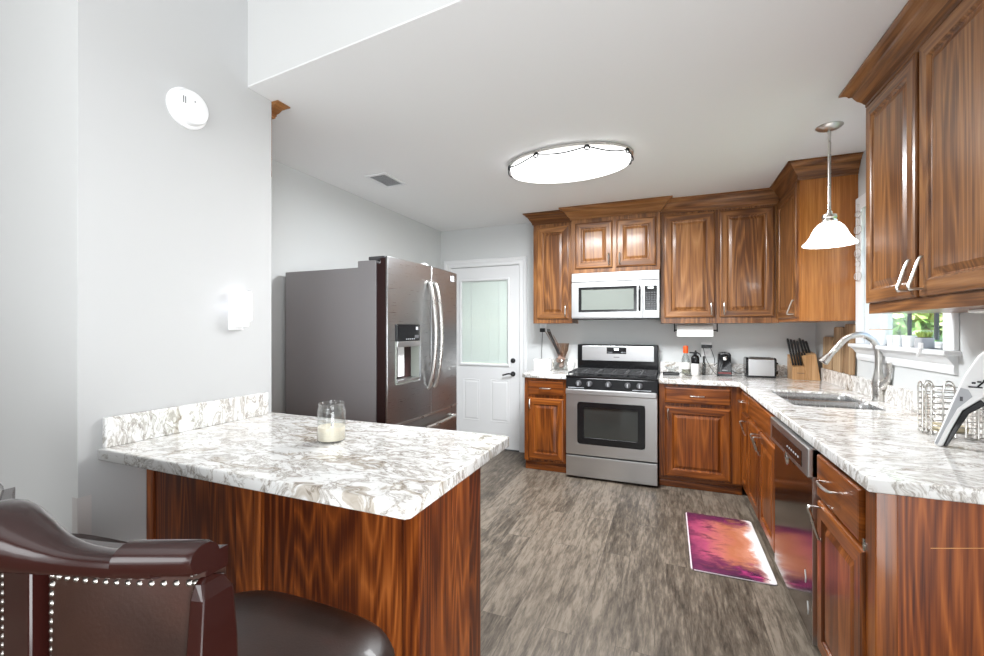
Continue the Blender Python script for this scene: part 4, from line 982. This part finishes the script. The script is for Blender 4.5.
tag(obj('cord_cleat', bm, 'plastic', bevel=.002), 'small white plastic tag hanging over the sill beside the succulent', 'tag')
t = thing('wire_ornament', 'hanging wire ornament of scrolled loops on the window casing', 'ornament', (XR-.03,3.48,2.12))
bm = B(); tube(bm, [(XR-.030,3.475,2.13),(XR-.030,3.475,1.64)], .0015, 6)
for z, r in ((2.07,.022),(1.97,.030),(1.88,.014),(1.82,.028),(1.75,.02),(1.67,.03)):
    tube(bm, [(XR-.030-r*.3*math.cos(2*PI*k/16), 3.475+r*math.cos(2*PI*k/16), z+r*math.sin(2*PI*k/16)) for k in range(17)], .0022, 6, caps=False)
box(bm, (XR-.034,3.473,2.125),(XR-.0205,3.477,2.135)); obj('wire_loops', bm, 'nickel', t)
bm = B(); lathe(bm, (XR-.030,3.475,1.80), [(.001,-.022),(.016,-.012),(.02,0),(.012,.014),(.001,.02)], 12); obj('bead', bm, 'glass', t, smooth=True)
t = thing('under_cabinet_light', 'slim white light bar under the nearest wall cabinet', 'light', (1.0,1.85,1.38))
obj('housing', bx((.985,1.55,1.388),(1.05,2.06,1.3995)), 'plastic', t, bevel=.004)
obj('lens', bx((.995,1.57,1.385),(1.04,2.04,1.388)), 'ceramic', t)

# ------------------------------------------------------------------ wire rack and handheld vacuum at the right edge
t = thing('wire_caddy', 'silver wire caddy on the long worktop beside the handheld vacuum', 'wire rack', (1.02,2.24,CZ))
x0, x1, y0, y1 = .945, 1.085, 2.165, 2.30
bm = B()
for k in range(8):
    z = CZ+.022+.023*k; L = [(x,y,z) for x, y in rrect(x0,x1,y0,y1,.02,4)]; tube(bm, L+[L[0]], .0022, 6, caps=False)
obj('rings', bm, 'nickel', t)
def hairpin(a, b, h):
    a = Vector(a); b = Vector(b); m = (a+b)/2; r = (b-a)/2; L = [a, a+Vector((0,0,h*.85))]
    for k in range(1,8): q = PI*k/8; L.append(m-r*math.cos(q)+Vector((0,0,h*.85+h*.15*math.sin(q))))
    L += [b+Vector((0,0,h*.85)), b]
    for k in range(1,8): q = PI*k/8; L.append(m+r*math.cos(q)+Vector((0,0,-.006*math.sin(q))))
    L.append(a); bm = B(); tube(bm, L, .003, 8); return obj('upright', bm, 'nickel', t, smooth=True)
for a, b in (((x0-.004,y0+.02),(x0-.004,y0+.055)),((x0-.004,y1-.055),(x0-.004,y1-.02)),((x0+.02,y0-.004),(x0+.055,y0-.004)),((x1-.055,y0-.004),(x1-.02,y0-.004)),((x1+.004,y0+.02),(x1+.004,y0+.055)),((x1+.004,y1-.055),(x1+.004,y1-.02)),((x0+.02,y1+.004),(x0+.055,y1+.004)),((x1-.055,y1+.004),(x1-.02,y1+.004))):
    hairpin((*a,CZ+.0095),(*b,CZ+.0095),.195)
bm = curve_plate([rrect(x0+.005,x1-.005,y0+.005,y1-.005,.015)], CZ+.020, CZ+.023, .001); obj('bottom_plate', bm, 'chrome', t)
bm = curve_plate([rrect(x0+.025,x1-.03,y0+.02,y1-.035,.012)], CZ+.0235, CZ+.045, .005); tag(obj('sponge', bm, pbr('cream_sponge', srgb(222,210,180), .9)), 'cream sponge lying inside the wire caddy', 'sponge')

hv = thing('handheld_vacuum', 'white, grey and black handheld vacuum standing at the right edge', 'vacuum', (0,0,0))
def prism(pts, y0, y1): return loft(B(), [[(x,y0,z) for x, z in pts],[(x,y1,z) for x, z in pts]])
white = [(-.020,.004),(-.008,0),(.004,.002),(.026,.066),(.054,.138),(.100,.182),(.150,.235),(.190,.290),(.215,.340),(.215,.385),(.170,.392),(.130,.372),(.095,.335),(.060,.262),(.030,.172),(.004,.082)]
obj('white_body', prism(white, -.022, .022), 'plastic', hv, bevel=.006, seg=3)
grey = [(-.018,.010),(-.010,.008),(.012,.070),(.042,.144),(.080,.190),(.070,.214),(.050,.220),(.032,.165),(.006,.080)]
obj('grey_grip', prism(grey, -.0245, -.021), 'grey_p', hv, bevel=.001)
obj('black_underside', prism([(.005,.002),(.016,.002),(.042,.062),(.072,.128),(.115,.165),(.101,.181),(.055,.137),(.027,.066)], -.019, .022), 'black', hv, bevel=.003)
bm = B(); rg = [[(.146+r*(.034*math.cos(a)*.72-.022*math.sin(a)*.6)+0, -.0245+dz, .312+r*(.044*math.sin(a)+.028*math.cos(a)*.6)) for a in [2*PI*k/28 for k in range(28)]] for r, dz in ((1,.003),(1,-.001),(.9,-.002))]
loft(bm, rg); ov = obj('vent_oval', bm, pbr('brown_vent', srgb(70,56,52), .5), hv, smooth=True)
bm = B()
for k in range(3): 
    x = .078+.014*k; z = .236+.005*k; box(bm, (x,-.026,z),(x+.010,-.0215,z+.006))
tube(bm, [(.092,-.024,.225),(.108,-.024,.246),(.125,-.024,.275)], .003, 6); box(bm, (.070,-.026,.222),(.105,-.0215,.227)); obj('slots', bm, 'black', hv)
obj('badge', bx((.048,-.0255,.172),(.056,-.0243,.188)), 'dgrey', hv)
bm = B(); rr = [(.12,.0,.165,.012,.012),(.135,.0,.180,.03,.035),(.165,.0,.205,.055,.075),(.21,.0,.22,.066,.105),(.26,.0,.22,.068,.11),(.31,.0,.20,.05,.08),(.33,.0,.19,.01,.02)]
loft(bm, [[(x, .010+ry_*math.cos(2*PI*k/24), z+rz*math.sin(2*PI*k/24)) for k in range(24)] for x, y, z, ry_, rz in rr]); obj('motor_housing', bm, 'black', hv, smooth=True)
bm = B(); rr = [(.118,.120,.010,.03),(.128,.105,.03,.075),(.155,.085,.05,.076),(.20,.078,.058,.0765),(.26,.085,.055,.078),(.31,.11,.03,.06),(.32,.12,.01,.03)]
loft(bm, [[(x, .012+ry_*math.cos(2*PI*k/24), max(.001, z+rz*math.sin(2*PI*k/24))) for k in range(24)] for x, z, ry_, rz in rr]); obj('dust_bowl', bm, pbr('grey_translucent', srgb(120,122,122), .25), hv, smooth=True)
bm = B(); lathe(bm, (.205,0,.392), [(.012,-.012),(.012,.004),(.008,.008)], 14); obj('release_button', bm, 'red', hv, smooth=True)
place(hv, (.902,2.03,CZ), (0,0,math.radians(-24))); hv.scale = (.92,.92,.97)

# ------------------------------------------------------------------ bar stools
def stool_root():
    t = thing('bar_stool', 'dark mahogany bar stool with studded brown leather back in the front left corner', 'bar stool', (0,0,0), 'bar stools at the peninsula')
    yb = lambda x: -.262+.070*(abs(x)/.26)**2
    # top rail
    st = []
    for k in range(25):
        x = -.205+.41*k/24; q = abs(x)/.205
        hump = math.exp(-(x/.072)**2); top = 1.086+.044*hump; th = .0130+.022*hump; dp = .015+.020*hump
        c = Vector((x, yb(x)-.010*hump, top-th)); P = []
        for j in range(20):
            a = 2*PI*j/20; P.append(c+Vector((0, dp*math.copysign(abs(math.cos(a))**.8, math.cos(a)), th*math.copysign(abs(math.sin(a))**.8, math.sin(a)))))
        st.append(P)
    obj('top_rail', loft(B(), st), 'mahog', t, smooth=True)
    for s in (-1,1):
        bm = B(); R = []
        for k, (dx, g) in enumerate(((.168,.8),(.171,1.0),(.240,1.0),(.246,.85))):
            c = Vector((s*dx, yb(dx)-.001, 1.080)); R.append([c+Vector((0,.019*g*math.cos(a),.0185*g*math.sin(a))) for a in [2*PI*j/20 for j in range(20)]])
        loft(bm, R); obj('rail_end', bm, 'mahog', t, smooth=True)
        bm = B(); R = []
        for z, x0, x1, y0, y1 in ((1.056,.236,.240,-.200,-.190),(1.050,.235,.244,-.206,-.176),(1.035,.234,.250,-.210,-.170),(.98,.234,.252,-.214,-.166),(.92,.233,.254,-.222,-.166),(.82,.232,.256,-.226,-.170),(.70,.225,.264,-.225,-.170),(.62,.215,.258,-.215,-.165)):
            R.append([(s*x0,y0,z),(s*x1,y0+.004,z),(s*x1,y1,z),(s*x0,y1,z)])
        loft(bm, R); obj('back_post', bm, 'mahog', t, bevel=.005)
    # two leather panels and a centre stile
    def panel(xa, xb, zt, nm):
        n = 12; F = []; 
        bm = B(); us = [xa+(xb-xa)*k/n for k in range(n+1)]; vs = [.70+(zt-.70)*k/10 for k in range(11)]
        def f(u, v, d):
            a = (u-xa)/(xb-xa); b = (v-.70)/(zt-.70); pf = (max(0,math.sin(PI*a))**.5)*(max(0,math.sin(PI*b))**.4)
            off = -(.012+.012*pf) if d else .012+.010*pf
            return Vector((u, yb(u)+off+.018, v))
        plate(us, vs, lambda u,v: False, f, 0, 1, bm); o = obj(nm, bm, 'leather', t, smooth=True)
        return lambda u, v: Vector((u, yb(u)+.018-.013, v))
    fR = panel(.058, .240, 1.066, 'leather_back'); fL = panel(-.240, -.028, 1.066, 'leather_back')
    bm = B(); loft(bm, [[(x,yb(x)+y,z) for x, y in ((-.026,.0),(.034,.0),(.034,.028),(-.026,.028))] for z in (.64,.80,.95,1.075)]); obj('center_stile', bm, 'mahog', t, bevel=.003)
    bm = B(); loft(bm, [[(x,yb(x)+.004,z0),(x,yb(x)+.030,z0),(x,yb(x)+.030,z1),(x,yb(x)+.004,z1)] for x, z0, z1 in [(-.242+.484*k/16,.655,.70) for k in range(17)]]); obj('lower_rail', bm, 'mahog', t)
    bm = B(); loft(bm, [[(x,yb(x)+.006,z0),(x,yb(x)+.030,z0),(x,yb(x)+.030,z1),(x,yb(x)+.006,z1)] for x, z0, z1 in [(-.242+.484*k/16,1.056,1.080) for k in range(17)]]); obj('upper_rail', bm, 'mahog', t)
    pts = []
    zs = [1.050-.0105*k for k in range(15)]
    for z in zs: pts += [fR(.232,z), fR(.066,z), fL(-.036,z)]
    k = .076
    while k < .228: pts.append(fR(k,1.050)); k += .0125
    k = -.048
    while k > -.17: pts.append(fL(k,1.050)); k -= .0125
    rest = [p(x,z) for p, x in ((fR,.232),(fR,.066),(fL,-.036),(fL,-.232)) for z in [.896-.0105*k for k in range(17)]]
    me = None
    def nail(bm, p, nrm=Vector((0,-1,0)), r=.0042):
        q = nrm.to_track_quat('Z','Y').to_matrix(); R = []
        for rr, h in ((r,0),(r*.85,r*.45),(r*.4,r*.8)): R.append([Vector(p)+q@Vector((rr*math.cos(2*PI*j/8),rr*math.sin(2*PI*j/8),h)) for j in range(8)])
        loft(bm, R)
    first = None
    for p in pts:
        if first is None:
            bm = B(); nail(bm, (0,0,0)); first = obj('nailhead', bm, 'nail', t, smooth=True); first.location = p
        else:
            o = first.copy(); C.objects.link(o); o.parent = t; o.location = p
    # seat
    def se(rx, ry, z, cy=0.0, n=48, e=.55): return [(rx*math.copysign(abs(math.cos(a))**e, math.cos(a)), cy+ry*math.copysign(abs(math.sin(a))**e, math.sin(a)), z) for a in [2*PI*k/n for k in range(n)]]
    sp = [(.240,.225,.645),(.252,.238,.652),(.256,.242,.670),(.256,.242,.695),(.248,.234,.714),(.232,.218,.727),(.19,.18,.738),(.12,.11,.745),(.04,.04,.747)]
    obj('seat', loft(B(), [se(a,b,z,.0) for a, b, z in sp]), 'leather', t, smooth=True)
    obj('seat_frame', loft(B(), [se(.236,.220,.575), se(.243,.228,.580), se(.243,.228,.6435), se(.236,.22,.6445)]), 'mahog', t, smooth=True)
    ring_ = se(.2575,.2435,.668, n=96); sel = [p for p in ring_ if p[1] > .02]
    keep = [p for p in sel if p[0] > .13 or p[0] < -.13]
    for p in keep[:30]:
        o = first.copy(); C.objects.link(o); o.parent = t; o.location = p
        nrm = Vector((p[0],p[1],0)).normalized(); o.rotation_euler = (0,0,math.atan2(nrm.x,-nrm.y)*1.0)
    bm = B()
    for p in rest: nail(bm, p)
    for p in ring_:
        if p not in keep[:30]: nail(bm, p, Vector((p[0],p[1],0)).normalized())
    o = obj('nailhead_trim', bm, 'nail', t, smooth=True); o['kind'] = 'stuff'
    bm = B(); lathe(bm, (0,0,0), [(.14,.535),(.14,.555),(.16,.56),(.16,.5745)], 28); obj('swivel_plate', bm, 'blackm', t, smooth=True)
    obj('leg_frame', loft(B(), [se(.20,.19,.485), se(.20,.19,.5345)]), 'mahog', t, smooth=True)
    for sx in (-1,1):
        for sy in (-1,1):
            bm = B(); loft(bm, [[(sx*(x+a), sy*(y+b), z) for a, b in ((-w_,-w_),(w_,-w_),(w_,w_),(-w_,w_))] for z, x, y, w_ in ((.534,.165,.155,.022),(.40,.175,.165,.021),(.20,.195,.185,.019),(.0,.225,.215,.018))]); obj('leg', bm, 'mahog', t, bevel=.004)
    bm = B(); L = [(.185*math.cos(2*PI*k/40)*1.12,.185*math.sin(2*PI*k/40)*1.12,.20) for k in range(41)]; tube(bm, L, .009, 10, caps=False); obj('foot_ring', bm, 'nickel', t, smooth=True)
    return t
st = stool_root()
st2 = st.copy(); C.objects.link(st2); st2['label'] = 'second bar stool mostly hidden behind the first, its seat rim showing by the wall'
for ch in list(st.children):
    c = ch.copy(); C.objects.link(c); c.parent = st2
place(st, (-.715,.520,0), (0,0,0))
place(st2, (-1.47,.520,0), (0,0,math.radians(6)))
